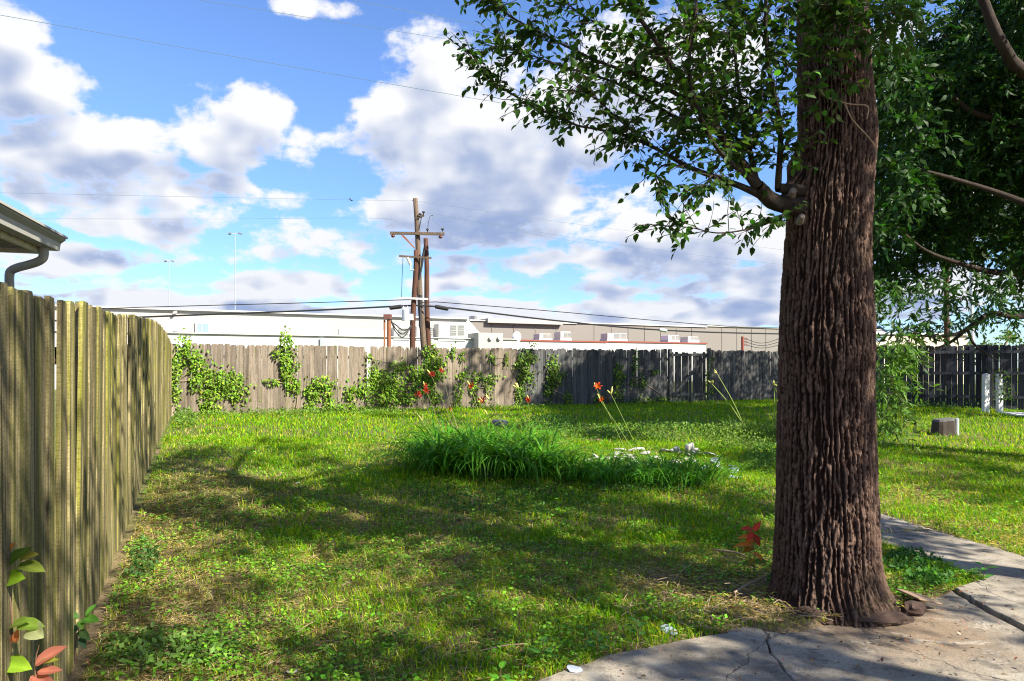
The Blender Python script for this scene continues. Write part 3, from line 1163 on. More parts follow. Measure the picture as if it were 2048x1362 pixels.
def roof_unit(px0, px1, y0, y1, Y0, label, split=.45, white_unit=False, two=True, ref=350):
    a, b = bld(px0, Y0, ref), bld(px1, Y0, ref)
    z0, z1 = zat(a, y1), zat(a, y0)
    o = empty('rooftop_unit', (*a, z0))
    tag(o, label, 'air conditioner', 'rooftop air conditioning units')
    d = 1.1
    MB().prism([a, b, b + Wd * d, a + Wd * d], z0 + .08, z1).build('cabinet', M_WHITE_METAL if white_unit else M_UNIT, o, bevel=.03)
    MB().prism([a - U * .05 - Wd * .05, b + U * .05 - Wd * .05, b + U * .05 + Wd * (d + .05), a - U * .05 + Wd * (d + .05)], z0 - .12, z0 + .09).build('base_frame', M_GALV, o)
    n = 2 if two else 1
    for i in range(n):
        f0 = split + (1 - split) * i / n + .02
        f1 = split + (1 - split) * (i + 1) / n - .02
        p, q = a + (b - a) * f0 - Wd * .012, a + (b - a) * f1 - Wd * .012
        h = z1 - z0
        gr = MB().prism([p, q, q + Wd * .03, p + Wd * .03], z0 + .2 * h, z1 - .06 * h).build('grille', M_GRILLE, o)
        for k in range(5):
            zz = z0 + (.26 + k * .155) * h
            MB().bar((*(p - Wd * .012), zz), (*(q - Wd * .012), zz), .012, .018).build('louvre', M_UNIT, gr)
    return o


roof_unit(788, 817, 654, 676, 40.0, 'grey roof unit partly behind the utility poles, left of the poles', .25)
roof_unit(833, 866, 652, 677, 40.0, 'grey roof unit seen between the leaning utility poles', .3)
roof_unit(877, 929, 647, 678, 40.0, 'largest grey roof unit with a twin grille right of the utility poles', .42)

# lower flat roofs with red edging, right of the white building
def low_block(name_label, px0, px1, y_top, Y0, depth, red):
    a, b = bld(px0, Y0, 900), bld(px1, Y0, 900)
    o = empty('flat_roof_shop', (*((a + b) / 2), .3))
    tag(o, name_label, 'building')
    z1 = zat(a, y_top)
    MB().prism([a, b, b + Wd * depth, a + Wd * depth], .2, z1 - .12).build('wall', M_WHITE_BRIGHT, o)
    MB().prism([a - Wd * .08 - U * .1, b - Wd * .08 + U * .1, b + Wd * depth, a + Wd * depth], z1 - .12, z1).build('roof_edge', M_RED_TRIM if red else M_WHITE_METAL, o)
    return o


low_block('low white flat-roofed shop with thin red roof edge, nearer one', 1035, 1212, 679, 50, 8, True)
low_block('low white flat-roofed shop with thin red roof edge, right-hand one', 1212, 1412, 681.5, 50.5, 8, True)
for (x0, x1, y0, y1, lab, wu) in ((1079, 1103, 667, 679, 'small squat roof unit nearest the white satellite dish', False), (1121, 1142, 663, 679, 'tall narrow roof unit on the low shop roof', False),
                                  (1215, 1254, 666, 680, 'wide flat roof unit in the middle of the low shop roofs', False), (1337, 1358, 670, 682, 'white roof unit before the taupe building', True),
                                  (1376, 1397, 673, 682, 'last small blue-grey roof unit at the right end of the shops', False)):
    roof_unit(x0, x1, y0, y1, 51.5, lab, .3, wu, True, 900)
# satellite dish at the end of the white roof
q = np.array(bld(1033, 48.5, 900))
zz = zat(q, 690)
dish = empty('satellite_dish', (*q, zz))
tag(dish, 'small white satellite dish on the roof edge above the fence', 'dish')
V, F = [], []
for i in range(5):
    r_ = .45 * i / 4
    for j in range(14):
        th = j / 14 * 2 * PI
        V.append((q[0] + r_ * math.cos(th) * .75, q[1] + .18 * (r_ / .45) ** 2 - .2, zz + .55 + r_ * math.sin(th) + .1 * r_ * math.cos(th)))
for i in range(4):
    for j in range(14):
        F.append((i * 14 + j, i * 14 + (j + 1) % 14, (i + 1) * 14 + (j + 1) % 14, (i + 1) * 14 + j))
MB().add(V, F).build('reflector', M_WHITE_METAL, dish, smooth=True)
MB().tube([(q[0], q[1], zz - .2), (q[0], q[1], zz + .5)], .04, 8).build('mast', M_GALV, dish)
# low white kiosk with two round vents
a, b = bld(957, 46, 900), bld(1006, 46, 900)
kio = empty('roof_penthouse', (*a, 3))
tag(kio, 'small white roof box with two round vents right of the white wall', 'roof box')
MB().prism([a, b, b + Wd * 2, a + Wd * 2], zat(a, 700), zat(a, 665)).build('wall', M_WHITE_WALL, kio)
for px in (982, 999):
    q = bld(px, 45.9, 900)
    V, F = tube([(q[0], q[1], zat(q, 676)), (q[0] + Wd[0] * -.08, q[1] - .08, zat(q, 676))], .14, 14)
    MB().add(V, F).build('vent', M_UNIT, kio)

# big taupe metal-clad building
grey = empty('metal_clad_building', (*bld(1200, 62, 900), .3))
tag(grey, 'large taupe metal-clad store with stepped parapet behind the shops', 'building')


def gwall(px0, px1, y_top, Y0, depth=20, name='wall', mat=M_GREY_METAL, z0=.2, ref=None):
    a, b = bld(px0, Y0, 900), bld(px1, Y0, 900)
    z1 = zat(a if ref is None else bld(ref, Y0, 900), y_top)
    MB().prism([a, b, b + Wd * depth, a + Wd * depth], z0, z1).build(name, mat, grey)
    MB().bar((*(a - Wd * .06), z1 - .02), (*(b - Wd * .06), z1 - .02), .16, .10).build('coping', M_UNIT, grey)
    n = int(np.linalg.norm(b - a) / 1.9)
    for i in range(1, n):
        q = a + (b - a) * i / n - Wd * .02
        MB().box((*q, 2.0), (.05, .05, z1 - 2.1), ANG_U).build('cladding_seam', M_GREY_METAL, grey, loc=(*q, 2))
    return z1


gwall(938, 1153, 640.5, 62, ref=960)
gwall(1153, 1413, 645.5, 62.0, ref=1160, depth=19.5)
gwall(1413, 1640, 651.5, 62.0, ref=1420, depth=19)
a, b = bld(976, 61.5, 900), bld(1126, 61.5, 900)
MB().prism([a, b, b + Wd * 8, a + Wd * 8], zat(a, 645), zat(a, 636)).build('penthouse', M_WHITE_WALL, grey)
q = bld(962, 66, 900)
tk = MB().tube([(*q, zat(q, 660)), (*q, zat(q, 633)), (q[0], q[1], zat(q, 632.2))], [1.15, 1.15, .9], 24)
tag(tk.build('roof_tank', M_UNIT, None, loc=(*q, zat(q, 660)), smooth=False), 'short grey cylindrical tank on the roof left of the taupe building', 'tank')

# buildings seen to the right of the big trunk
a = P(1738, 735, 55)[:2]
hs_ = empty('gabled_shed', (*a, .3))
tag(hs_, 'white gable end with a blue roof right of the big trunk', 'shed')
b = P(1778, 735, 55)[:2]
mid = (a + b) / 2
z0_, z1_ = zat(a, 670), zat(a, 654)
MB().add([(*a, .2), (*b, .2), (*b, z0_), (*mid, z1_), (*a, z0_), (a[0], a[1] + 8, .2), (b[0], b[1] + 8, .2), (b[0], b[1] + 8, z0_), (mid[0], mid[1] + 8, z1_), (a[0], a[1] + 8, z0_)],
         [(0, 1, 2, 3, 4), (9, 8, 7, 6, 5), (1, 6, 7, 2), (0, 4, 9, 5)]).build('wall', M_WHITE_BRIGHT, hs_)
MB().add([(a[0] - .2, a[1] - .1, z0_), (mid[0], mid[1] - .1, z1_ + .12), (b[0] + .2, b[1] - .1, z0_), (a[0] - .2, a[1] + 8, z0_), (mid[0], mid[1] + 8, z1_ + .12), (b[0] + .2, b[1] + 8, z0_)],
         [(0, 1, 4, 3), (1, 2, 5, 4)]).build('roof', m_plain('blue_roof', (.05, .16, .42), .5), hs_)
a, b = P(1736, 735, 48)[:2], P(1935, 735, 50)[:2]
bb = empty('beige_building', (*((a + b) / 2), .3))
tag(bb, 'low beige building glimpsed above the fence right of the trunk', 'building')
MB().prism([a, b, b + np.array([0, 9]), a + np.array([0, 9])], .2, zat(a, 668)).build('wall', m_plain('beige_render', (.52, .45, .36), .85, .06, .6), bb)
MB().prism([a - .15, b + np.array([.15, -.15]), b + np.array([0, 9]), a + np.array([0, 9])], zat(a, 668), zat(a, 665)).build('roof_edge', M_WHITE_METAL, bb)
MB().prism([P(1742, 735, 47.8)[:2], P(1766, 735, 47.8)[:2], P(1766, 735, 47.9)[:2], P(1742, 735, 47.9)[:2]], zat(a, 684), zat(a, 672)).build('window', M_GLASS, bb)

# ------------------------------------------------------------------ poles, wires
YP = 34.0


def pole(name, label, base, top, Y, r0, r1, mat):
    b, t_ = P(*base, Y), P(*top, Y)
    d = (t_ - b) / (t_[2] - b[2])
    g = b - d * (b[2] - .2)
    o = empty(name, g)
    tag(o, label, 'pole')
    n = 10
    pts = [g + (t_ - g) * i / n + np.array([.03 * math.sin(i * .9), 0, 0]) for i in range(n + 1)]
    MB().tube(pts, np.linspace(r0, r1, n + 1), 12).build('shaft', mat, o, smooth=True)
    return o


p1 = pole('utility_pole', 'tallest weathered utility pole, leaning, carrying the wide wooden crossarm', (847, 700), (830, 397), YP, .165, .115, M_POLE)
MB().bar(P(780, 466, YP - .2), P(889, 468, YP - .2), .12, .13).build('crossarm', M_POLE, p1)
for sgn, x0, y0 in ((-1, 803, 470), (1, 806, 470)):
    MB().bar(P(x0, y0, YP - .28), P(830, 497, YP - .2), .03, .05).build('arm_brace', M_RUST, p1)
MB().bar(P(831, 438, YP - .1), P(848, 430, YP - .1), .09, .10).build('bracket_arm', M_POLE, p1)
MB().bar(P(838, 460, YP - .1), P(843, 434, YP - .1), .03, .04).build('arm_brace', M_CABLE, p1)
for px, py in ((786, 471), (881, 473)):
    c = P(px, py, YP - .2)
    MB().tube([c + (0, 0, .05), c, c - (0, 0, .05), c - (0, 0, .10)], [.05, .10, .10, .04], 10).build('insulator', M_PORCELAIN, p1, smooth=True)
for px, py in ((840, 429), (847, 425), (855, 460), (885, 459)):
    c = P(px, py + 4, YP - .15)
    MB().tube([c, c + (0, 0, .08), c + (0, 0, .1), c + (0, 0, .17)], [.03, .03, .09, .05], 8).build('insulator', M_CABLE, p1)
c = P(830, 401, YP)
MB().bar(c - (.13, 0, 0), c + (.16, 0, 0), .05, .05).build('top_bracket', M_GALV, p1)
MB().tube([P(838, 560, YP - .25), P(845, 525, YP - .25), P(848, 500, YP - .25)], .05, 8).build('riser_cable', M_CABLE, p1)
MB().tube([P(840, 655, YP - .3), P(841, 590, YP - .3)], .07, 8).build('riser_pipe', M_CABLE, p1)

p2 = pole('utility_pole', 'reddish brown utility pole on the left of the cluster, carrying the transformer', (825, 692), (832, 500), YP - .6, .15, .12, M_POLE_RED)
Y2 = YP - .8
MB().bar(P(798, 512, Y2), P(863, 516, Y2), .07, .09).build('crossarm', M_POLE, p2)
MB().bar(P(798, 596, Y2), P(856, 598, Y2), .07, .08).build('crossarm', M_WHITE_METAL, p2)
c0, c1_ = P(811, 642, Y2 - .2), P(811, 619, Y2 - .2)
MB().tube([c0, c0 + (c1_ - c0) * .9, c1_, c1_ + (0, 0, .04)], [.17, .17, .15, .05], 16).build('transformer', M_GALV, p2)
MB().bar(P(816, 634, Y2 - .1), P(826, 634, Y2 + .1), .07, .3).build('transformer_bracket', M_GALV, p2)
for dx in (-4, 4):
    c = P(811 + dx, 617, Y2 - .2)
    MB().tube([c, c + (0, 0, .12)], [.035, .025], 8).build('bushing', M_GALV, p2)
c = P(820, 520, Y2)
MB().tube([P(815, 515, Y2), P(819, 525, Y2), P(822, 530, Y2)], .07, 8).build('cutout', m_plain('pale_cutout', (.55, .5, .4), .5), p2)
MB().tube([P(821, 528, Y2), P(821, 540, Y2), P(828, 540, Y2)], .04, 8).build('cutout_arm', M_GALV, p2)

p3 = pole('utility_pole', 'plain reddish stub pole, rightmost of the cluster, with a flat cut top', (857, 692), (851, 477), YP + .5, .15, .115, M_POLE_RED)
MB().tube([P(851, 480, YP + .3), P(838, 545, YP + .1)], .025, 6).build('guy_strap', M_CABLE, p3)

p4 = empty('service_mast', (*P(777, 700, YP - 2)[:2], .3))
tag(p4, 'rusty steel service mast with a boxed head left of the poles', 'mast')
MB().tube([P(769, 720, YP - 2) * (1, 1, 0) + (0, 0, .2), P(769, 640, YP - 2)], .045, 8).build('post', M_RUST, p4)
MB().tube([P(778, 720, YP - 2) * (1, 1, 0) + (0, 0, .2), P(778, 640, YP - 2)], .10, 8).build('post', M_RUST, p4)
MB().box(P(775.5, 639, YP - 2), (.36, .3, .24)).build('head_box', m_plain('rusty_box', (.13, .055, .045), .8, .2), p4, bevel=.02)


def wire(label, pts, r, mat, n=24, name='overhead_wire', group=None):
    pts = spline(pts, n)
    V, F = tube(pts, r, 5)
    o = MB().add(V, F).build(name, mat, None, loc=pts[0])
    tag(o, label, 'wire', group)
    return o


# drop loops between mast and pole
for i, (sag, lab) in enumerate(((668, 'upper drooping black service loop between mast and pole'), (674, 'lowest drooping black service loop between mast and pole'), (660, 'shallow black service loop under the transformer'))):
    wire(lab, [P(782, 640 + i * 2, YP - 2), P(792, sag - 10, YP - 1.8), P(806, sag, YP - 1.5), P(823, 650 + i * 3, YP - .9)], .028, M_CABLE, name='service_cable')
# communication cables with splice cases
wire('thick black cable sagging from the poles to the left', [P(-300, 655, 30), P(100, 642, 31.5), P(340, 632, 32.3), P(600, 622, 33), P(785, 613, 33.5), P(832, 611, 33.6)], .045, M_CABLE)
wire('thin black cable just above the thick one, left of the poles', [P(-300, 632, 30), P(340, 613, 32.3), P(600, 606, 33), P(800, 600, 33.3), P(830, 598, 33.4)], .022, M_CABLE)
wire('thick black cable descending from the poles to the right', [P(832, 611, 33.6), P(900, 616, 34), P(1100, 640, 36), P(1318, 660, 38), P(1564, 668, 41), P(1900, 672, 46)], .045, M_CABLE)
wire('thin black cable above the thick one, right of the poles', [P(836, 606, 33.6), P(865, 604, 33.8), P(900, 606, 34), P(1100, 622, 36), P(1418, 650, 39), P(1564, 656, 41), P(1900, 664, 46)], .022, M_CABLE)
for (x0, y0, x1, y1, Y, lab) in ((779, 616, 804, 613, 33.4, 'black splice case on the cable left of the poles'), (870, 613, 897, 618, 33.8, 'black splice case on the cable right of the poles'), (1318, 659, 1334, 662, 37.9, 'small grey splice case far along the right-hand cable')):
    a, b = P(x0, y0, Y), P(x1, y1, Y)
    o = MB().tube([a, a + (b - a) * .06, a + (b - a) * .94, b], [.06, .10, .10, .06], 10).build('splice_case', M_CABLE if 'black' in lab else M_GALV, None, loc=a)
    tag(o, lab, 'splice case')
# primary wires at the pole head
wire('faint top wire running left from the pole head', [P(-200, 381, 30), P(400, 394, 32), P(828, 402, YP)], .0055, M_WIRE)
wire('faint top wire running right from the pole head', [P(832, 402, YP), P(1166, 450, 38), P(1480, 489, 42), P(1900, 540, 48)], .0055, M_WIRE)
wire('faint wire running left from the crossarm end', [P(-200, 437, 30), P(400, 438, 32), P(760, 437, YP), P(789, 458, YP - .2)], .0055, M_WIRE)
wire('faint wire running right from the bracket arm', [P(848, 424, YP), P(1166, 478, 38), P(1480, 520, 42), P(1900, 560, 48)], .0055, M_WIRE)
wire('faint wire running right from the right crossarm end', [P(885, 459, YP - .2), P(888, 434, YP), P(1166, 486, 38), P(1480, 532, 42), P(1900, 572, 48)], .0055, M_WIRE)
wire('thin jumper wire hooped over the crossarm', [P(855, 459, YP - .2), P(858, 440, YP - .2), P(862, 431, YP - .1), P(868, 432, YP)], .012, M_CABLE)
wire('thin vertical lead dropping from the upper pale crossarm', [P(806, 514, Y2), P(804, 560, Y2), P(803, 596, Y2)], .014, M_CABLE, 8)
# high transmission lines overhead
wire('pale blue high wire crossing the sky from upper left, lowest of three', [P(-250, -12, 22), P(0, 30, 23.5), P(530, 124, 27), P(1056, 215, 31), P(1750, 330, 38)], .010, M_WIRE)
wire('pale blue high wire near the top edge, middle of three', [P(100, -55, 24), P(400, 0, 26), P(880, 76, 30), P(1012, 97, 31), P(1750, 215, 38)], .008, M_WIRE)
wire('pale blue high wire near the top edge, topmost of three', [P(400, -58, 24), P(705, 0, 26), P(880, 34, 28), P(1027, 62, 30), P(1750, 190, 38)], .008, M_WIRE)
# far parking-lot lights
for px, y0, Y, lab in ((470, 466, 72, 'taller double-headed parking lot light far behind the white building'), (338, 521, 88, 'shorter double-headed parking lot light far behind the white building, to the left')):
    b, t_ = P(px, 735, Y), P(px, y0, Y)
    o = empty('parking_light', (b[0], b[1], .3))
    tag(o, lab, 'light pole')
    MB().tube([(b[0], b[1], .2), tuple(t_)], [.055, .04], 8).build('shaft', m_plain('sky_blend_light_pole', (.30, .34, .40), .6), o)  # distance fade put into the pole colour, blending it with the sky
    wpx = 13 if Y < 80 else 9
    MB().bar(P(px - wpx, y0 + 1, Y), P(px + wpx, y0 + 1, Y), .1, .07).build('arm', M_GALV, o)
    for sg in (-1, 1):
        MB().bar(P(px + sg * wpx * .55, y0 + .5, Y), P(px + sg * wpx, y0 + 2, Y), .3, .14).build('lamp_head', M_GRILLE, o)
# poles right of the trunk
for px, y0, Y, mat, lab in ((1894, 585, 45, M_POLE_RED, 'brown utility pole with a street lamp arm glimpsed under the right canopy'), (1944, 585, 50, M_GALV, 'grey-green pole glimpsed under the right canopy, right of the brown one')):
    o = pole('utility_pole', lab, (px, 700), (px - 1, y0 - 120), Y, .19, .14, mat)
    if px < 1900:
        MB().tube([P(px, 618, Y), P(1870, 614, Y), P(1862, 616, Y)], .04, 6).build('lamp_arm', M_GALV, o)
        a = P(1852, 620, Y)
        MB().tube([a, a + (.12, 0, .04), a + (.35, 0, .10)], [.05, .16, .09], 8).build('lamp_head', M_WHITE_METAL, o)
# bollard-like red insulator rack by the taupe wall
q = P(1485, 735, 44)
o = empty('service_mast', (q[0], q[1], .3))
tag(o, 'thin reddish service mast with loops before the taupe wall', 'mast')
MB().tube([(q[0], q[1], .2), tuple(P(1485, 673, 44))], .09, 8).build('post', M_RED_TRIM, o)
for k in range(3):
    c = P(1485, 677 + 6 * k, 44)
    MB().tube([c, c + (.3, 0, 0)], [.07, .05], 8).build('insulator', M_PORCELAIN, o)
for k in range(3):
    wire(['topmost', 'middle', 'lowest'][k] + ' of three sagging wires right of the thin mast', [P(1488, 677 + 6 * k, 44), P(1530, 686 + 5 * k, 45), P(1600, 664 + 8 * k, 46), P(1750, 640 + 8 * k, 48)], .02, M_CABLE, 12)
# bird
b = P(703, 401, 30)
V = [(.18, 0, 0), (0, .05, .04), (-.2, 0, .02), (0, -.05, .04), (0, 0, -.05), (.02, .06, .03), (-.12, .30, .14), (-.02, .34, .12), (.02, -.06, .03), (-.12, -.30, .10), (-.02, -.34, .08), (-.32, .05, .02), (-.32, -.05, .02)]
Fb = [(0, 1, 4), (1, 2, 4), (2, 3, 4), (3, 0, 4), (0, 3, 2, 1), (5, 7, 6), (5, 6, 2), (8, 9, 10), (8, 2, 9), (2, 11, 12)]
o = MB().add([tuple(b + np.array(v)) for v in V], Fb).build('bird', M_CABLE, None, loc=b)
o.rotation_euler = (.5, 0, .8)
o.scale = (.5, .5, .5)
tag(o, 'tiny dark bird flying left of the pole head', 'bird')
# ------------------------------------------------------------------ the big tree
RT = np.random.default_rng(21)
YT = 4.40
GREEN = (.050, .105, .018)


def trunk_profile(z):
    """centre x and radius of the trunk at height z"""
    zz = [-.1, .05, .15, .30, .45, .66, .95, 1.3, 1.65, 2.0, 2.3, 2.55, 2.75, 3.0, 3.4, 3.9, 4.6]
    cx = [1656, 1655, 1652, 1651, 1651, 1651, 1651, 1651, 1651, 1652, 1655, 1661, 1667, 1672, 1667, 1664, 1662]
    hw = [101, 99, 97, 95, 94, 92, 90, 87, 84, 81, 77, 75, 72, 69, 66, 64, 60]
    return np.interp(z, zz, (np.array(cx) - CX) / FPX * YT), np.interp(z, zz, np.array(hw) / FPX * YT)


tree = empty('shade_tree', (*[trunk_profile(0)[0], YT], 0.0))
tag(tree, 'large tree with a thick deeply furrowed trunk standing beside the concrete patio', 'tree')
NZ, NTH = 620, 460
zs = np.linspace(-.10, 4.6, NZ)
th = np.linspace(0, 2 * PI, NTH, endpoint=False)
ZG, TH = np.meshgrid(zs, th, indexing='ij')
cxz, rz_ = trunk_profile(ZG)
ct, sn = np.cos(TH), np.sin(TH)


def cyl(k, kz, o=0.0):
    return np.stack([ct * k + o, sn * k + 3.1 + o, ZG * kz + o], -1)


w1 = 5.5 * fbm(cyl(1.5, .8), 3) + 3.2 * pnoise(cyl(5, 4.0, 7)) + 2.6 * pnoise(cyl(11, 9, 2)) + .5 * pnoise(cyl(30, 34, 6))
w2 = 6.0 * fbm(cyl(1.7, .9, 13), 3) + 3.2 * pnoise(cyl(5, 3.8, 17)) + 2.6 * pnoise(cyl(11, 9, 5)) + .5 * pnoise(cyl(30, 32, 8))
h1 = np.abs(np.cos((54 * TH + w1 * 1.4) / 2)) ** 3.0
h2 = np.abs(np.cos((39 * TH + w2 * 1.5 + 1.0) / 2)) ** 3.0
seg = .75 + .6 * pnoise(cyl(9, 9, 3)) + .35 * pnoise(cyl(22, 30, 9))
ridge = np.clip(np.maximum(h1 * np.clip(seg, .25, 1.1), .9 * h2 * np.clip(1.5 - seg, .2, 1.0)), 0, 1.1)
ridge = sstep(.28, .70, ridge) * (.65 + .35 * ridge)
cross = sstep(.12, .30, pnoise(cyl(16, 34, 12))) + .7 * sstep(.15, .3, pnoise(cyl(30, 60, 15)))
ridge = ridge * (1 - .55 * np.clip(cross, 0, 1))
rough = .5 * fbm(cyl(26, 30, 4), 2)
amp = .021 * np.clip(1.1 - .15 * (ZG > 2.6), .5, 2)
R = rz_ * (1 + .035 * fbm(cyl(1.2, .7, 30), 3)) - .012 + amp * ridge + .007 * rough
# root flare with lobes
lobes = .35 + .65 * np.clip(np.cos(TH - .05), 0, 1) ** 3 + .45 * np.clip(np.cos(TH - 3.7), 0, 1) ** 4 + .5 * np.clip(np.cos(TH + 1.3), 0, 1) ** 4 + .35 * np.clip(np.cos(TH - 1.8), 0, 1) ** 4
R = R + lobes * (.11 * np.exp(-np.maximum(ZG, 0) / .085) + .02 * np.exp(-np.maximum(ZG, 0) / .35))
# burls and branch collar on the left at 2.6 m
for (a, z, k, sa, sz) in ((PI + .2, 2.60, .10, .33, .13), (PI - .1, 2.80, .05, .25, .10), (PI + .5, 1.72, .025, .5, .16), (-.9, 1.75, .02, .5, .2), (PI + 1.3, 1.55, .018, .5, .12), (-.2, 3.0, .02, .5, .25)):
    da = np.angle(np.exp(1j * (TH - a)))
    R = R + k * np.exp(-(da / sa) ** 2 - ((ZG - z) / sz) ** 2)
V = np.stack([cxz + R * ct, YT + R * sn, ZG], -1).reshape(-1, 3)
idx = np.arange(NZ * NTH).reshape(NZ, NTH)
nx = np.roll(idx, -1, axis=1)
F = np.stack([idx[:-1], nx[:-1], nx[1:], idx[1:]], -1).reshape(-1, 4)
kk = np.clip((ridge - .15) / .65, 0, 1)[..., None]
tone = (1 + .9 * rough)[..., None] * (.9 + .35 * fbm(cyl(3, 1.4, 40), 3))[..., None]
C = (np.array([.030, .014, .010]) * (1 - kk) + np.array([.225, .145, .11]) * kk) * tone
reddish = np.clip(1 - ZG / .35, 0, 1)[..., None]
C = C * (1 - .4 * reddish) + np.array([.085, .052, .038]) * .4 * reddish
tr_me = mesh_np('trunk', V - ORIG[tree.name], F, M_BARK, np.clip(C, .01, .6).reshape(-1, 3), smooth=True)
link('trunk', tr_me, tree, ORIG[tree.name])


def bark_tube(name, parent, pts, rad, n=10, m=24):
    """round limb with bark colour"""
    pts = spline(pts, m)
    rr = np.interp(np.linspace(0, 1, m), np.linspace(0, 1, len(rad)), rad)
    V, F = tube(pts, rr, n, False)
    V = V + (fbm(V * 22, 2) * .12)[:, None] * (V - np.repeat(pts, n, 0))
    col = np.array([.055, .042, .034]) * (1 + .5 * fbm(V * 14, 2))[:, None]
    return link(name, mesh_np(name, V - ORIG[parent.name], np.array(F), M_BARK, np.clip(col, .01, .4), smooth=True), parent, ORIG[parent.name])


# upper trunk and big limbs, above the frame
tx = trunk_profile(4.4)[0]
bark_tube('limb', tree, [(tx, YT, 4.3), (tx - .05, YT, 5.2), (tx + .1, YT + .1, 5.9), (tx, YT + .2, 7.0)], [.22, .16, .08, .03], 14)
for a, z0, L in ((2.6, 4.8, 3.2), (.4, 5.2, 3.2), (4.4, 5.4, 3.0), (1.4, 5.9, 3.0), (5.6, 6.2, 2.6), (3.4, 6.4, 2.8)):
    d = np.array([math.cos(a), math.sin(a), 0])
    bark_tube('limb', tree, [(tx, YT, z0 - .25), np.array([tx, YT, z0 + .5]) + d * L * .4, np.array([tx, YT, z0 + 1.3]) + d * L], [.05, .03, .01])

crown = empty('crown', (tx, YT, 5))
crown.parent = tree
crown.location = [float(v) for v in (np.array([tx, YT, 5]) - ORIG[tree.name])]
# limbs of the low branch that hangs into the frame at left of the trunk
limbs = [
    ([(1640, 410, 4.35), (1590, 412, 4.28), (1545, 402, 4.20), (1515, 372, 4.12)], [.075, .06, .05, .04], 0),
    ([(1640, 385, 4.35), (1590, 380, 4.25), (1556, 375, 4.2)], [.05, .035, .03], 0),
    ([(1545, 402, 4.20), (1480, 372, 4.1), (1380, 335, 4.1), (1306, 294, 4.15), (1240, 268, 4.2), (1152, 250, 4.25), (1100, 228, 4.3), (1045, 202, 4.3), (990, 165, 4.3), (961, 136, 4.3), (922, 92, 4.3)], [.026, .02, .014, .011, .008, .006, .005, .004, .003, .003, .002], 1),
    ([(1515, 372, 4.12), (1465, 300, 4.05), (1400, 215, 4.0), (1330, 110, 3.95), (1270, 20, 3.9), (1220, -70, 3.9)], [.034, .026, .02, .015, .012, .009], 1),
    ([(1400, 215, 4.0), (1300, 160, 4.05), (1190, 120, 4.1), (1090, 70, 4.15), (1010, 25, 4.2), (960, -30, 4.2)], [.016, .012, .009, .007, .005, .003], 1),
    ([(1465, 300, 4.05), (1360, 240, 4.2), (1240, 170, 4.3), (1150, 140, 4.35), (1060, 110, 4.4), (1000, 90, 4.4)], [.014, .01, .008, .006, .004, .003], 1),
    ([(1515, 372, 4.12), (1485, 230, 4.25), (1470, 100, 4.3), (1470, -40, 4.35)], [.02, .014, .01, .007], 1),
    ([(1556, 375, 4.2), (1560, 250, 4.0), (1535, 120, 3.9), (1530, -50, 3.85)], [.02, .014, .01, .007], 1),
    ([(1515, 372, 4.12), (1430, 290, 3.9), (1380, 160, 3.75), (1390, 40, 3.7), (1400, -60, 3.7)], [.016, .012, .009, .007, .005], 1),
    ([(1380, 335, 4.1), (1330, 330, 4.0), (1310, 350, 3.95), (1320, 375, 3.9)], [.008, .006, .004, .002], .6),
    ([(1480, 372, 4.1), (1430, 350, 3.9), (1410, 370, 3.8), (1390, 385, 3.75)], [.008, .006, .004, .002], .5),
    ([(1590, 420, 4.25), (1520, 452, 4.1), (1440, 466, 4.0), (1380, 455, 3.95), (1308, 450, 3.9)], [.008, .006, .004, .003, .002], .45),
    ([(1590, 420, 4.25), (1550, 435, 4.1), (1530, 445, 4.1)], [.006, .004, .002], .6),
    ([(1306, 294, 4.15), (1250, 250, 4.0), (1180, 190, 3.95), (1120, 180, 3.9)], [.007, .005, .004, .002], 1),
    ([(1330, 110, 3.95), (1290, 90, 4.2), (1180, 40, 4.35), (1100, -20, 4.4)], [.008, .006, .004, .003], 1),
    ([(1465, 300, 4.05), (1440, 200, 4.3), (1400, 100, 4.4), (1350, 0, 4.5)], [.012, .01, .007, .004], 1),
]
LP, LA, LN, LL = [], [], [], []


def add_leaf(p, axis, n, L):
    LP.append(p); LA.append(axis); LN.append(n); LL.append(L)


tw = MB()


def twig(p, d, L, nl, droop=.12, size=.060):
    pts = [p]
    q, dd = p.copy(), d.copy()
    for k in range(4):
        dd = unit(dd + np.array([0, 0, -droop * .35]) + RT.normal(0, .12, 3))
        q = q + dd * L / 4
        pts.append(q)
    pts = np.array(pts)
    tw.tube(pts, np.linspace(.0028, .0012, 5), 4, False)
    for k in range(nl):
        u = (k + .6) / nl
        i = min(int(u * 4), 3)
        b = pts[i] + (pts[i + 1] - pts[i]) * (u * 4 - i)
        ax = unit(pts[i + 1] - pts[i])
        side = unit(np.cross(ax, np.array([0, 0, 1.0])) + RT.normal(0, .3, 3)) * (1 if k % 2 else -1)
        la = unit(ax * .6 + side * .8 + np.array([0, 0, -.45]) + RT.normal(0, .25, 3))
        ln = unit(np.array([0, 0, 1.0]) + RT.normal(0, .55, 3))
        add_leaf(b + la * .006, la, ln, size * RT.uniform(.6, 1.2))


for pts, rad, dens in limbs:
    P3 = [P(*q) for q in pts]
    bark_tube('branch', crown, P3, rad, 8, 8 + 4 * len(pts))
    if dens:
        sp = spline(P3, 60)
        Ls = np.linalg.norm(np.diff(sp, axis=0), axis=1).sum()
        nt = int(Ls * 54 * dens)
        for k in range(nt):
            u = RT.uniform(.12, 1.0)
            i = int(u * 58)
            ax = unit(sp[i + 1] - sp[i])
            d = unit(ax * .75 + RT.normal(0, .75, 3) * np.array([1, .9, .8]) + np.array([0, 0, .18]))
            twig(sp[i], d, RT.uniform(.10, .30), RT.integers(4, 9))
        twig(sp[-2], unit(sp[-1] - sp[-4]), .15, 7)
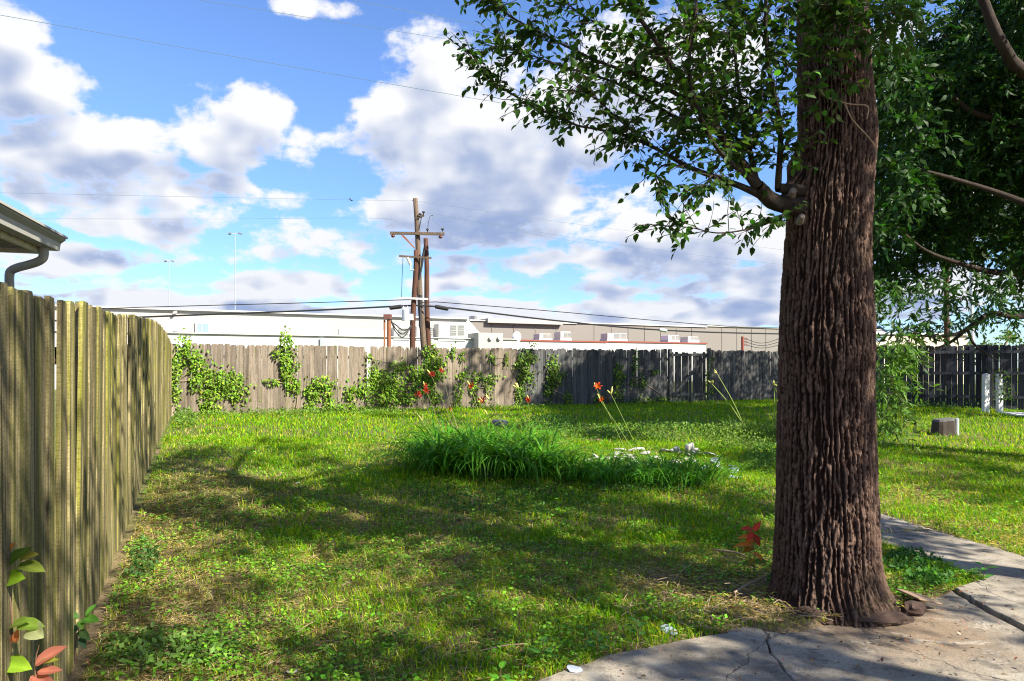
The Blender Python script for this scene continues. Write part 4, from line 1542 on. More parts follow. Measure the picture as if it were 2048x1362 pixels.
# leafy sprigs in front of the trunk near the top
for px, py, Y, n in ((1640, 110, 3.95, 5), (1700, 55, 3.9, 7), (1650, 150, 3.95, 6), (1690, 170, 3.9, 4), (1610, 200, 3.98, 4), (1740, 40, 3.85, 6), (1660, 60, 3.9, 4), (1780, 20, 3.8, 5), (1580, 60, 3.9, 8), (1560, 150, 3.95, 7), (1620, 20, 3.9, 8), (1830, 30, 3.8, 4), (1700, 0, 3.8, 7), (1560, 300, 4.0, 5), (1520, 40, 3.9, 7), (1450, 20, 3.9, 8), (1430, 130, 4.0, 8), (1500, 190, 4.1, 8), (1440, 250, 4.1, 7), (1600, 40, 3.85, 9), (1650, 20, 3.85, 10), (1690, 30, 3.85, 10), (1730, 15, 3.85, 9), (1620, 85, 3.9, 6), (1670, 100, 3.9, 6), (1710, 80, 3.9, 6), (1640, -10, 3.85, 9), (1690, -10, 3.85, 9), (1480, 60, 3.9, 9), (1510, 120, 3.95, 9), (1540, 220, 4.0, 8), (1500, 260, 4.05, 8), (1470, 310, 4.05, 7), (1420, 60, 3.9, 8), (1560, 10, 3.9, 9), (1460, 180, 4.0, 8), (1400, 190, 4.0, 7), (1540, 300, 4.0, 5), (1380, 280, 4.1, 6), (1750, 90, 3.9, 5), (1780, 60, 3.9, 5)):
    for k in range(n):
        twig(P(px + RT.normal(0, 22), py + RT.normal(0, 14), Y), unit(RT.normal(0, 1, 3) * (1, .7, .5)), RT.uniform(.10, .2), RT.integers(4, 8), .2)
tw.build('twigs', m_plain('twig_bark', (.07, .05, .038), .9, .2, 30), crown)
# pale bare runners across the trunk
for pts in ([(1637, 175, 4.0), (1655, 195, 3.99), (1700, 208, 4.02), (1735, 212, 4.05), (1734, 238, 4.07)], [(1690, 208, 3.99), (1706, 240, 4.0), (1738, 275, 4.03), (1754, 298, 4.1)], [(1752, 295, 4.08), (1753, 320, 4.1)]):
    MB().tube(spline([P(*q) for q in pts], 14), .004, 5).build('runner', M_TWIG, crown)
# cut knots on the collar
for px, py, r_ in ((1588, 381, .020), (1606, 432, .017)):
    c = P(px, py, 4.14)
    MB().tube([c + (.03, .12, -.01), c + (0, .02, 0), c + (-.003, 0, 0)], [r_ * 1.4, r_ * 1.15, r_ * .7], 12).build('cut_knot', m_plain('pale_knot', (.20, .17, .145), .9, .3, 30), tree)

LP, LA, LN, LL = map(np.array, (LP, LA, LN, LL))
cols = tint((.042, .095, .014), len(LP), .38, .12, RT)
# the largest-showing leaves are objects of their own, the rest one mass
pxs = CX + LP[:, 0] / LP[:, 1] * FPX
pys = HY - (LP[:, 2] - EYE) / LP[:, 1] * FPX
size = LL / LP[:, 1] * ((pxs > 900) & (pxs < 1760) & (pys > 5) & (pys < 500))
big = np.argsort(-size)[:290]
rest = np.setdiff1d(np.arange(len(LP)), big)
V, F, C = leaf_cloud(LP[rest], LA[rest], LN[rest], LL[rest], LL[rest] * .62, cols[rest], LEAF8)
link('foliage', mesh_np('foliage', V - ORIG[crown.name], F, M_LEAF, C), crown, ORIG[crown.name])['kind'] = 'stuff'
variants = []
for k in range(8):
    c = tint((.042, .095, .014), 1, .4, .12, RT)
    T, Fq = LEAF8
    variants.append(mesh_np('leaf', T * np.array([1, .62, 1]) + np.array([0, 0, 0]), Fq, M_LEAF, np.repeat(c, len(T), 0)))
for i in big:
    ax = unit(LA[i])
    nn_ = unit(LN[i] - ax * LN[i].dot(ax))
    sd = np.cross(nn_, ax)
    o = link('leaf', variants[int(RT.integers(8))], crown, LP[i])
    mt = Matrix((ax, sd, nn_)).transposed()
    o.rotation_mode = 'QUATERNION'
    o.rotation_quaternion = mt.to_quaternion()
    o.scale = (float(LL[i]),) * 3


def clump_leaves(centres, radii, n, L, rng, flat=.7, down=.3):
    """leaves spread through ball-shaped clumps"""
    c = np.repeat(centres, n, 0)
    r = np.repeat(radii, n)
    d = unit(rng.normal(0, 1, (len(c), 3)))
    rad = r * rng.uniform(0, 1, len(c)) ** .45
    pos = c + d * rad[:, None] * np.array([1, 1, flat])
    ax = unit(d * .6 + rng.normal(0, .8, (len(c), 3)) + np.array([0, 0, -down]))
    nr = unit(rng.normal(0, .6, (len(c), 3)) + np.array([0, 0, 1.0]))
    LLs = L * rng.uniform(.6, 1.25, len(c))
    return pos, ax, nr, LLs


# the crown overhead (above the frame)
CR = []
RC = np.random.default_rng(33)
while len(CR) < 44:
    q = RC.uniform(-1, 1, 3)
    if q.dot(q) < 1:
        c = np.array([tx + 1.1, YT - 1.6, 7.0]) + q * np.array([3.3, 3.3, 2.1])
        py = HY - (c[2] - EYE - .9) / max(c[1], .3) * FPX
        if c[1] > .5 and py > -40 and c[2] < 6.5:
            continue
        CR.append(c)
CR += [np.array([tx, YT + .1, 7.0]) + RC.normal(0, .55, 3) for _ in range(6)]
for a in (2.6, .4, 4.4, 1.4, 5.6, 3.4):
    CR += [np.array([tx + math.cos(a) * k, YT + math.sin(a) * k, 6.0 + .35 * k]) + RC.normal(0, .25, 3) for k in (1.8,)]
CR = np.array(CR)
pos, ax, nr, LLs = clump_leaves(CR, RC.uniform(.25, .5, len(CR)), 90, .13, RC)
k = (HY - (pos[:, 2] - EYE) / np.maximum(pos[:, 1], .2) * FPX < -15) | (pos[:, 1] < .3)
V, F, C = leaf_cloud(pos[k], ax[k], nr[k], LLs[k], LLs[k] * .62, tint(GREEN, int(k.sum()), .25, .1, RC))
link('upper_foliage', mesh_np('upper_foliage', V - ORIG[crown.name], F, M_LEAF, C), crown, ORIG[crown.name])['kind'] = 'stuff'

# bark slabs and exposed roots at the foot
def chunk_mesh(seed, mat, sub_=3):
    r = np.random.default_rng(seed)
    bm = bmesh.new()
    bmesh.ops.create_icosphere(bm, subdivisions=sub_, radius=.5)
    co = np.array([v.co[:] for v in bm.verts])
    d = 1 + .45 * fbm(co * 2.2 + seed, 3) + .25 * fbm(co * np.array([2, 9, 9]) + seed, 2)
    for v, k in zip(bm.verts, d):
        v.co = v.co * float(k)
    me = bpy.data.meshes.new('bark_piece')
    bm.to_mesh(me)
    bm.free()
    me.materials.append(mat)
    return me


for k, (px, py, sx, sy, sz, rz3, lab) in enumerate(((1640, 1236, .34, .13, .10, .08, 'thick reddish slab of bark lying at the foot of the trunk, left of its middle'), (1765, 1243, .36, .13, .09, .22, 'long dark slab of bark hugging the trunk foot on the patio side'), (1828, 1222, .20, .12, .11, .7, 'broken lump of root bark at the right side of the trunk foot'), (1585, 1218, .18, .10, .07, -.5, 'small broken bark lump at the left side of the trunk foot'))):
    q = q0(px, py)
    o = link('bark_piece', chunk_mesh(700 + k, M_BARKPIECE), None, (q[0], q[1], .012))
    o.scale = (sx, sy, sz)
    o.rotation_euler = (.1, .05, rz3)
    tag(o, lab, 'bark')
q = P(1858, 1196, 4.28)
o = MB().box((0, 0, 0), (.22, .16, .012)).build('bark_piece', m_plain('flat_bark', (.22, .15, .10), .95, .3, 18), None, loc=(0, 0, 0), bevel=.004)
o.location = (q[0] - .05, q[1] + .02, .055)
o.rotation_euler = (.1, .28, .4)
tag(o, 'flat piece of bark tilted against the right side of the trunk foot', 'bark')

# ------------------------------------------------------------------ trees on the right
def spray_tree(parent, centres, rng, n_tw, n_lf, L, col, name='foliage', Ltw=(.35, .75), droop=.5, mat=None, wr=.26, dv=.35):
    m = len(centres) * n_tw
    c = np.repeat(centres, n_tw, 0)
    d = unit(rng.normal(0, 1, (m, 3)) * np.array([1, 1, .55]))
    tl = rng.uniform(*Ltw, m)
    u = np.tile((np.arange(n_lf) + .5) / n_lf, m)
    ci, di, ti = np.repeat(c, n_lf, 0), np.repeat(d, n_lf, 0), np.repeat(tl, n_lf)
    pos = ci + di * (u * ti)[:, None]
    pos[:, 2] -= droop * ti * u * u
    ax = unit(di * .7 + rng.normal(0, .55, di.shape) + np.array([0, 0, -.35]))
    nr = unit(rng.normal(0, .7, di.shape) + np.array([0, 0, .6]))
    LLs = L * rng.uniform(.65, 1.25, len(pos))
    V, F, C = leaf_cloud(pos, ax, nr, LLs, LLs * wr, tint(col, len(pos), dv, .12, rng), LEAFN)
    o = link(name, mesh_np(name, V - ORIG[parent.name], F, mat or M_LEAF_DARK, C), parent, ORIG[parent.name])
    o['kind'] = 'stuff'
    return o


RR = np.random.default_rng(41)
t2 = empty('canopy_tree', (9.3, 10.4, .1))
tag(t2, 'dense dark narrow-leaved tree whose canopy fills the upper right', 'tree')
bark_tube('trunk', t2, [(9.3, 10.4, -.1), (9.2, 10.4, 1.4), (9.3, 10.5, 3.0), (9.6, 10.7, 5.5), (9.5, 10.8, 8.0)], [.34, .27, .24, .16, .06], 14, 30)
c2 = empty('crown', (9, 10.4, 4))
c2.parent = t2
c2.location = [float(v) for v in (np.array([9, 10.4, 4]) - ORIG[t2.name])]
for pts, rad in (([(9.3, 10.5, 2.3), P(2100, 600, 9.8), P(2048, 632, 9.4), P(1985, 627, 9.2), P(1955, 642, 9.1), P(1915, 667, 9.0), P(1850, 672, 8.9), P(1810, 655, 8.9)], [.09, .06, .045, .038, .03, .022, .014, .006]),
                 ([P(1985, 627, 9.2), P(1940, 655, 9.15), P(1900, 685, 9.1), P(1866, 700, 9.0), P(1840, 720, 9.0)], [.03, .026, .02, .012, .006]),
                 ([P(1935, 660, 9.1), P(1950, 690, 9.0), P(1985, 715, 8.9), P(2005, 725, 8.8)], [.02, .016, .01, .005]),
                 ([(9.4, 10.5, 3.2), P(2090, 540, 11.6), P(2000, 545, 11.4), P(1930, 530, 11.3), P(1850, 500, 11.2), P(1790, 450, 11.2)], [.10, .07, .055, .04, .025, .01]),
                 ([(9.5, 10.6, 4.6), P(2080, 300, 11.8), P(2020, 250, 11.6), P(1940, 220, 11.4), P(1860, 150, 11.3)], [.11, .08, .06, .04, .015]),
                 ([(9.6, 10.7, 5.6), P(2060, 150, 10.6), P(2005, 90, 10.3), P(1970, 10, 10.2), P(1940, -80, 10.1)], [.12, .1, .08, .07, .05]),
                 ([(9.4, 10.5, 3.8), P(2100, 420, 10.3), P(1980, 380, 10.4), P(1880, 350, 10.3), P(1800, 330, 10.2)], [.08, .06, .04, .03, .01])):
    bark_tube('limb', c2, pts, rad, 8, 30)
bot = ([1730, 1790, 1815, 1850, 1880, 1905, 1940, 1980, 2010, 2048, 2150, 2350], [585, 600, 560, 520, 540, 545, 520, 545, 500, 540, 560, 560])
cen = []
while len(cen) < 780:
    px, py, Y = RR.uniform(1740, 2330), RR.uniform(-420, 640), RR.uniform(9.8, 17.0)
    if py > np.interp(px, *bot) - RR.uniform(0, 25):
        continue
    if px > 2100 and RR.uniform() < .45:
        continue
    # sky holes
    if any(((px - a) / w) ** 2 + ((py - b) / h) ** 2 < 1 for a, b, w, h in ((1815, 480, 22, 35), (1800, 300, 16, 28), (2000, 470, 30, 22), (1930, 440, 18, 18))):
        continue
    q = P(px, py, Y)
    xs, ys = q[0] - (q[2] - .2), q[1] + .726 * (q[2] - .2)
    if xs < 4.6 and ys < 15.2 or xs < .8:      # leave the open middle of the yard in the sun
        if px > 1830 or RR.uniform() < .6:
            continue
    cen.append(q)
cen = np.array(cen)
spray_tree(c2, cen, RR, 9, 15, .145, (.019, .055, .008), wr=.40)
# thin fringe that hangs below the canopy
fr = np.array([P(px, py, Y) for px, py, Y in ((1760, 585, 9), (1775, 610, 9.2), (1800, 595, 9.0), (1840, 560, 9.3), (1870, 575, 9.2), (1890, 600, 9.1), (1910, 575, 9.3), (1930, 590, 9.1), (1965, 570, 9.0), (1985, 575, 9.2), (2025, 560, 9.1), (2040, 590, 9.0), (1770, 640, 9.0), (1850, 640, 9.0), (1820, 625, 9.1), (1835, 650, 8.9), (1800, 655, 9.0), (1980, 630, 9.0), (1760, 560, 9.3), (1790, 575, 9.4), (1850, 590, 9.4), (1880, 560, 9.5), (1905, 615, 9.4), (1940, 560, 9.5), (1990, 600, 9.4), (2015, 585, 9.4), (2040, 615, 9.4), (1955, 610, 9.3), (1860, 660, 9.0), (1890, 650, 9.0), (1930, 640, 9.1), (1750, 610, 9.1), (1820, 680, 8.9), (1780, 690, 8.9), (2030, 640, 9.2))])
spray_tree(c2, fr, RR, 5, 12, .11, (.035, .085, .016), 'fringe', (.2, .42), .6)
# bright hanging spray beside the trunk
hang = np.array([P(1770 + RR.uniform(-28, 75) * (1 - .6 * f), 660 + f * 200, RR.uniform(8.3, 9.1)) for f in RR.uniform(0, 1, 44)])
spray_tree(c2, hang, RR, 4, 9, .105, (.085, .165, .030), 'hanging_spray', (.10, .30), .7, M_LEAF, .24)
bark_tube('branch', c2, [P(1800, 650, 8.9), P(1790, 720, 8.7), P(1775, 800, 8.6), P(1772, 850, 8.55)], [.010, .008, .005, .002], 5, 16)

# further dark tree between the canopy tree and the right fence
t3 = empty('canopy_tree', (13.6, 17.4, .3))
tag(t3, 'dark tree behind the right canopy, shading the right part of the back fence', 'tree')
bark_tube('trunk', t3, [(13.6, 17.4, .1), (13.5, 17.4, 2.5), (13.2, 17.3, 5.0), (13.0, 17.2, 9)], [.26, .22, .16, .05], 12, 20)
cen = []
while len(cen) < 170:
    q = RR.uniform(-1, 1, 3)
    if q.dot(q) < 1:
        cen.append(np.array([12.2, 17.4, 7.2]) + q * np.array([4.6, 3.0, 3.4]))
cen += [np.array([15.8, 20.8, 7.0]) + np.clip(RR.normal(0, .5, 3), -1, 1) * (2.8, 1.6, 2.8) for _ in range(70)]  # extra leaf clusters added from here on to shade the fences
cen += [np.array([9.9, 16.2, 9.3]) + RR.normal(0, .5, 3) * (1.5, 1.5, 1) for _ in range(22)]
cen += [np.array([15.6, 19.6, 8.0]) + np.clip(RR.normal(0, .5, 3), -1, 1) * (3.6, 2.0, 2.8) for _ in range(70)]
cen += [np.array([18.2, 15.6, 6.2]) + np.clip(RR.normal(0, .5, 3), -1, 1) * (2.8, 2.6, 2.8) for _ in range(60)]
cen = [q for q in cen if q[0] - (q[2] - 1.2) > .9]
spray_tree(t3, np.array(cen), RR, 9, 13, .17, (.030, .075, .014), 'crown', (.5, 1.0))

# shrub behind the right fence
sh = empty('shrub', (*P(2005, 735, 27)[:2], .3))
tag(sh, 'sunlit yellow-green shrub rising behind the right fence', 'shrub')
cen = np.array([P(px, py, 27 + RR.uniform(-.5, .8)) for px, py in zip(RR.uniform(1930, 2150, 46), RR.uniform(655, 720, 46)) if py > 700 - (px - 1925) * .5])
MB().tube([P(2010, 735, 27) * (1, 1, 0) + (0, 0, .2), P(2010, 690, 27), P(2020, 670, 27)], [.08, .05, .02], 6).build('stem', M_TWIG, sh)
spray_tree(sh, cen, RR, 7, 8, .16, (.10, .17, .03), 'foliage', (.25, .5), .3, M_LEAF, .4)

# unseen trees added off camera to throw the dappled shade on the lawn
for k, (cx_, cy_, cz_, rx, ry, rz2, nn_c, lab) in enumerate(SHADERS if 'SHADERS' in globals() else (
        (6.8, 2.6, 6.3, 2.8, 2.1, 1.9, 120, 'leafy tree added for shade right of the camera, out of view'),
        (4.4, -1.9, 7.0, 2.2, 1.8, 1.7, 36, 'leafy tree added for shade behind the camera, out of view'),
        (7.4, -.7, 6.4, 2.2, 1.2, 1.3, 30, 'small leafy tree added for shade right of and behind the camera, out of view'),
        (13.8, 4.2, 6.8, 2.6, 2.4, 2.4, 70, 'leafy tree added for shade beyond the patio on the right, out of view'))):
    t_ = empty('added_shade_tree', (cx_, cy_, 0))
    tag(t_, lab, 'tree')
    bark_tube('trunk', t_, [(cx_, cy_, -.1), (cx_ + .1, cy_, 2.0), (cx_, cy_ + .1, 4.5), (cx_, cy_, cz_ + 1)], [.26, .2, .15, .05], 10, 16)
    cen = []
    while len(cen) < nn_c:
        q = RC.uniform(-1, 1, 3)
        if q.dot(q) < 1:
            cen.append(np.array([cx_, cy_, cz_]) + q * np.array([rx, ry, rz2]))
    cen = np.array(cen)
    pos, ax, nr, LLs = clump_leaves(cen, RC.uniform(.25, .55, nn_c), 95, .13, RC)
    V, F, C = leaf_cloud(pos, ax, nr, LLs, LLs * .6, tint(GREEN, len(pos), .25, .1, RC))
    link('crown', mesh_np('crown', V - ORIG[t_.name], F, M_LEAF, C), t_, ORIG[t_.name])['kind'] = 'stuff'
# ------------------------------------------------------------------ vines on the back fence
RV = np.random.default_rng(51)
VINES = [
    ('bushy bright green vine at the left end of the back fence', [(368, 690, 14, 22), (382, 712, 26, 20), (400, 735, 22, 22), (440, 762, 40, 24), (470, 775, 26, 28), (425, 800, 20, 28), (418, 825, 24, 14), (395, 760, 18, 24), (352, 760, 10, 50)], 1.0, 1150),
    ('tall vine climbing over the fence top with a sprig above it', [(570, 672, 12, 14), (576, 695, 14, 20), (572, 725, 14, 24), (575, 755, 13, 24), (545, 762, 14, 7), (590, 730, 12, 12), (592, 775, 9, 18), (552, 705, 10, 12)], 1.0, 430),
    ('low spreading vine left of the fence centre', [(645, 765, 26, 14), (625, 785, 14, 18), (655, 785, 12, 16), (622, 815, 14, 14), (660, 810, 16, 12), (690, 815, 26, 10), (735, 818, 28, 9)], 1.0, 520),
    ('wide bright vine heaped against the fence below the poles', [(705, 785, 18, 16), (735, 775, 20, 20), (765, 760, 24, 24), (790, 775, 26, 24), (745, 745, 12, 18), (800, 730, 16, 12), (830, 745, 18, 16), (840, 770, 16, 22), (770, 800, 30, 14), (815, 795, 18, 12), (738, 715, 5, 12)], 1.0, 1150),
    ('tall leafy vine reaching the fence top right of the poles', [(862, 702, 16, 16), (868, 722, 20, 20), (862, 748, 20, 18), (880, 740, 12, 16), (858, 775, 12, 20), (872, 795, 10, 16)], .95, 560),
    ('thin vine with small leaves beside the tall leafy one', [(905, 702, 9, 14), (925, 712, 7, 10), (925, 752, 14, 14), (918, 780, 10, 14), (912, 802, 12, 12)], .9, 170),
    ('small vine patch in the sunlit part of the fence centre', [(955, 752, 14, 12), (948, 775, 10, 14), (985, 755, 16, 10), (978, 775, 9, 16), (984, 715, 9, 10), (1012, 718, 5, 14), (955, 800, 12, 8)], .9, 230),
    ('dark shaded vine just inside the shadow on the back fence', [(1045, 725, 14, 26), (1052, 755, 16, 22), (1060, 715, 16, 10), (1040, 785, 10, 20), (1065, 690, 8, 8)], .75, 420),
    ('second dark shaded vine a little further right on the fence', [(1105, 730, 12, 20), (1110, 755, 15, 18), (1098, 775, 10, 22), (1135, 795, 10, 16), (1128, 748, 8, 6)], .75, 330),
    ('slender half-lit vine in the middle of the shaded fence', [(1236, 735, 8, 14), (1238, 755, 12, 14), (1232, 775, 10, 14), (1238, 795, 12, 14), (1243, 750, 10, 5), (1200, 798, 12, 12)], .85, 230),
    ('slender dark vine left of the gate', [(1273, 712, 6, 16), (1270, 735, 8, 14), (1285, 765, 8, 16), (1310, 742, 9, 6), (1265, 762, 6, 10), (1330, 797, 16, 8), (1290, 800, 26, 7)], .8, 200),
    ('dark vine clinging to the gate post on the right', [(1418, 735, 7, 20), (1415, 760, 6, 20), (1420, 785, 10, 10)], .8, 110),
]
for lab, els, k, n in VINES:  # k dims the leaf colour; vines in shade get the lower values
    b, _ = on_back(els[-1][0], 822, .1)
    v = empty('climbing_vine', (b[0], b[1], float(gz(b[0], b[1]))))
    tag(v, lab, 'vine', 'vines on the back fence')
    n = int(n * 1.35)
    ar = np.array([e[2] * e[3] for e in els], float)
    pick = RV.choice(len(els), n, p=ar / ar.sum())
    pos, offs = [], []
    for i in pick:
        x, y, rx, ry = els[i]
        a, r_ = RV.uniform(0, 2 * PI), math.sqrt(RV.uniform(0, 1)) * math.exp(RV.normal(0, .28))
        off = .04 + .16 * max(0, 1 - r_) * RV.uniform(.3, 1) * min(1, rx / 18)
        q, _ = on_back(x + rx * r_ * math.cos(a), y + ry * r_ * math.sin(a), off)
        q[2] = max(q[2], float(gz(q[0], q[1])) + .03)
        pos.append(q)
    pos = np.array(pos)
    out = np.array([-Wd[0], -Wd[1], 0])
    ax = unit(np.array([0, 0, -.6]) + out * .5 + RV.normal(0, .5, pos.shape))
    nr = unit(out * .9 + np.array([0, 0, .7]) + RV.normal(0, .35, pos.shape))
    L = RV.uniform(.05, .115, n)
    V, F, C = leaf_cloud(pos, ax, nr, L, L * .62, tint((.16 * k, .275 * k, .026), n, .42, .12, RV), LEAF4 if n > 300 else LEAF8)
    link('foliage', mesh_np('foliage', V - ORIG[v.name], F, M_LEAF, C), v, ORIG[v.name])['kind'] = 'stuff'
    order = sorted(els, key=lambda e: -e[1])
    base = [on_back(order[0][0], 828, .05)[0]] + [on_back(e[0], e[1], .035)[0] for e in order]
    MB().tube(spline(base, 40), np.linspace(.012, .004, 40), 5).build('stem', M_TWIG, v)
    for e in order[1:]:
        a_, b_ = on_back(e[0], e[1] + e[3], .04)[0], on_back(e[0] + RV.uniform(-1, 1) * e[2], e[1] - e[3], .05)[0]
        MB().tube(spline([a_, (a_ + b_) / 2 + RV.normal(0, .05, 3) * (1, .2, 1), b_], 8), .004, 4).build('tendril', M_TWIG, v)

# vine round the right-hand white post
q = P(2003, 808, 19.1)
v = empty('climbing_vine', (q[0], q[1], .3))
tag(v, 'sparse vine twined round the stained white post at right', 'vine', 'vines on the right fence')
pos = np.array([P(2005 + RV.normal(0, 12), RV.uniform(738, 800), 19.0 + RV.uniform(-.1, .1)) for _ in range(90)])
V, F, C = leaf_cloud(pos, unit(RV.normal(0, .6, pos.shape) + (0, 0, -.4)), unit(RV.normal(0, .4, pos.shape) + (0, -.7, .6)), .10, .06, tint((.07, .14, .03), 90, .3, .1, RV))
link('foliage', mesh_np('foliage', V - ORIG[v.name], F, M_LEAF, C), v, ORIG[v.name])['kind'] = 'stuff'
MB().tube(spline([P(2000, 808, 19.1), P(2010, 780, 19.0), P(1998, 755, 19.05), P(2006, 735, 19.0)], 14), .008, 5).build('stem', M_TWIG, v)

# ------------------------------------------------------------------ daylilies
RD = np.random.default_rng(61)


def strap_mesh(seed, col):
    """one arching strap leaf, base at the origin, length about 1, bending towards +x"""
    r = np.random.default_rng(seed)
    n = 8
    bend = r.uniform(1.0, 3.2)
    a0 = r.uniform(.8, 1.45)
    x = z = 0.0
    pts = [(0, 0)]
    for i in range(n):
        u = (i + .5) / n
        a = a0 - bend * u ** 1.6
        x += math.cos(a) / n
        z += math.sin(a) / n
        pts.append((x, z))
    V, F, C = [], [], []
    tw_ = r.normal(0, .25)
    for i, (x, z) in enumerate(pts):
        u = i / n
        w = .0145 * (1 - u ** 2.2) * (.55 + .45 * min(1, u * 5)) + .0008
        sx = math.sin(tw_ * u) * w
        V += [(x - sx, -w, z + w * .35), (x, 0, z), (x + sx, w, z + w * .35)]
        cc = np.array(col) * (1 - .25 * u) * (1.25 if u < .12 else 1.0)
        C += [cc, cc * .9, cc]
        if i:
            b = 3 * i
            F += [(b - 3, b - 2, b + 1, b), (b - 2, b - 1, b + 2, b + 1)]
    return mesh_np('leaf', np.array(V), np.array(F), M_LEAF, np.array(C), smooth=True)


STRAPS = [strap_mesh(500 + i, tint((.12, .32, .025), 1, .25, .1, RD)[0]) for i in range(14)]
STRAPS_Y = [strap_mesh(540 + i, tint((.11, .19, .03), 1, .2, .1, RD)[0]) for i in range(6)]
M_FLOWER = m_leaf('daylily_petal', .3, .5)
M_SCAPE = m_plain('daylily_scape', (.22, .30, .06), .6, .2, 20)
M_SCAPE_DRY = m_plain('daylily_scape_dry', (.16, .14, .07), .7, .2, 20)


def petal_mesh(seed, col):
    r = np.random.default_rng(seed)
    V, F, C = [], [], []
    for k in range(6):
        a = k / 6 * 2 * PI + r.normal(0, .08)
        wd = .022 if k % 2 else .015
        d, sd = np.array([math.cos(a), math.sin(a), 0]), np.array([-math.sin(a), math.cos(a), 0])
        prof = [(.004, 0), (.022, .035), (.045, .062), (.072, .070), (.09, .055)]
        b = len(V)
        for i, (rr, zz) in enumerate(prof):
            w = wd * (.25, .75, 1.0, .7, .08)[i]
            V += [d * rr + sd * w + (0, 0, zz), d * rr + (0, 0, zz - .004), d * rr - sd * w + (0, 0, zz)]
            c = np.array(col) * (1.3, 2.6, 1.2) if i < 2 else np.array(col)
            C += [c, c * .9, c]
            if i:
                e = b + 3 * i
                F += [(e - 3, e - 2, e + 1, e), (e - 2, e - 1, e + 2, e + 1)]
    return mesh_np('flower', np.array(V), np.array(F), M_FLOWER, np.array(C), smooth=True)


FLOWERS = [petal_mesh(580 + i, c) for i, c in enumerate([(.50, .055, .010), (.42, .035, .010), (.22, .012, .008)])]


def bud_mesh():
    V, F = tube([(0, 0, 0), (0, 0, .015), (0, 0, .045), (0, 0, .068), (.0, 0, .076)], [.003, .008, .010, .006, .002], 7)
    me = mesh_np('bud', V, [np.array(F[:-2])], None)
    me.materials.append(m_plain('daylily_bud', (.48, .46, .12), .6, .1, 20))
    return me


BUD = bud_mesh()


def scape(parent, base, tip, r, flowers, buds, dry=False):
    base, tip = np.array(base, float), np.array(tip, float)
    mid = (base + tip) / 2 + np.array([0, 0, .03]) + RD.normal(0, .02, 3)
    sc_o = MB().tube(spline([base, mid, tip], 10), np.linspace(r, r * .6, 10), 6).build('scape', M_SCAPE_DRY if dry else M_SCAPE, parent)
    ORIG[sc_o.name] = ORIG[parent.name]
    for k in range(flowers):
        p = tip + np.array([RD.normal(0, .025), RD.normal(0, .02), RD.normal(0, .025) if k else 0])
        o = link('flower', FLOWERS[2 if dry else int(RD.integers(2))], sc_o, p)
        d = unit(np.array([RD.normal(0, .8), -.7 + RD.normal(0, .3), .45]))
        o.rotation_mode = 'QUATERNION'
        o.rotation_quaternion = Vector(d).to_track_quat('Z', 'Y')
        o.scale = (float(RD.uniform(.5, .72)),) * 3
    for k in range(buds):
        p = tip + RD.normal(0, .006, 3)
        o = link('bud', BUD, sc_o, p)
        d = unit(unit(tip - mid) + RD.normal(0, .35, 3))
        o.rotation_mode = 'QUATERNION'
        o.rotation_quaternion = Vector(d).to_track_quat('Z', 'Y')
        o.scale = (float(RD.uniform(.9, 1.5)),) * 3


def daylily(label, spots, n, L, straps, spread=.16):
    """spots: list of (px, py, weight) for the crowns of the clump"""
    pts = [Gd(px, py) for px, py, w in spots]
    o = empty('daylily_clump', np.mean(pts, axis=0))
    tag(o, label, 'daylily')
    wts = np.array([w for *_, w in spots], float)
    for i in RD.choice(len(spots), n, p=wts / wts.sum()):
        c = pts[i]
        a = RD.uniform(0, 2 * PI)
        off = np.array([math.cos(a), math.sin(a)]) * abs(RD.normal(0, spread))
        q = np.array([c[0] + off[0], c[1] + off[1], 0])
        q[2] = float(gz(q[0], q[1])) - .02
        lf = link('leaf', straps[int(RD.integers(len(straps)))], o, q)
        s_ = L * RD.uniform(.7, 1.2)
        lf.rotation_euler = (RD.normal(0, .12), RD.normal(0, .12), a + RD.normal(0, .6))
        lf.scale = (s_ * RD.uniform(.8, 1.15), s_ * RD.uniform(.8, 1.25), s_)
    # the inner mass of the clump
    m = n * 4
    pick = RD.choice(len(spots), m, p=wts / wts.sum())
    Vs, Fs, Cs, k0 = [], [], [], 0
    base_me = []
    for st in straps[:6]:
        v = np.empty(len(st.vertices) * 3, np.float32)
        st.vertices.foreach_get('co', v)
        c = np.empty(len(st.vertices) * 4, np.float32)
        st.attributes['Col'].data.foreach_get('color', c)
        base_me.append((v.reshape(-1, 3), np.array([p.vertices[:] for p in st.polygons]), c.reshape(-1, 4)[:, :3]))
    for i in pick:
        v, f, c = base_me[int(RD.integers(len(base_me)))]
        a = RD.uniform(0, 2 * PI)
        off = np.array([math.cos(a), math.sin(a)]) * abs(RD.normal(0, spread * 1.1))
        q = np.array([pts[i][0] + off[0], pts[i][1] + off[1]])
        s_ = L * RD.uniform(.55, 1.05)
        rz2 = a + RD.normal(0, .8)
        w = v * s_ * np.array([1, 1.1, 1])
        w = np.stack([w[:, 0] * math.cos(rz2) - w[:, 1] * math.sin(rz2) + q[0], w[:, 0] * math.sin(rz2) + w[:, 1] * math.cos(rz2) + q[1], w[:, 2] + float(gz(*q)) - .02], -1)
        Vs.append(w); Fs.append(f + k0); Cs.append(c * RD.uniform(.75, 1.2))
        k0 += len(w)
    link('leaf_mass', mesh_np('leaf_mass', np.vstack(Vs) - ORIG[o.name], np.vstack(Fs), M_LEAF, np.vstack(Cs), smooth=True), o, ORIG[o.name])['kind'] = 'stuff'
    return o


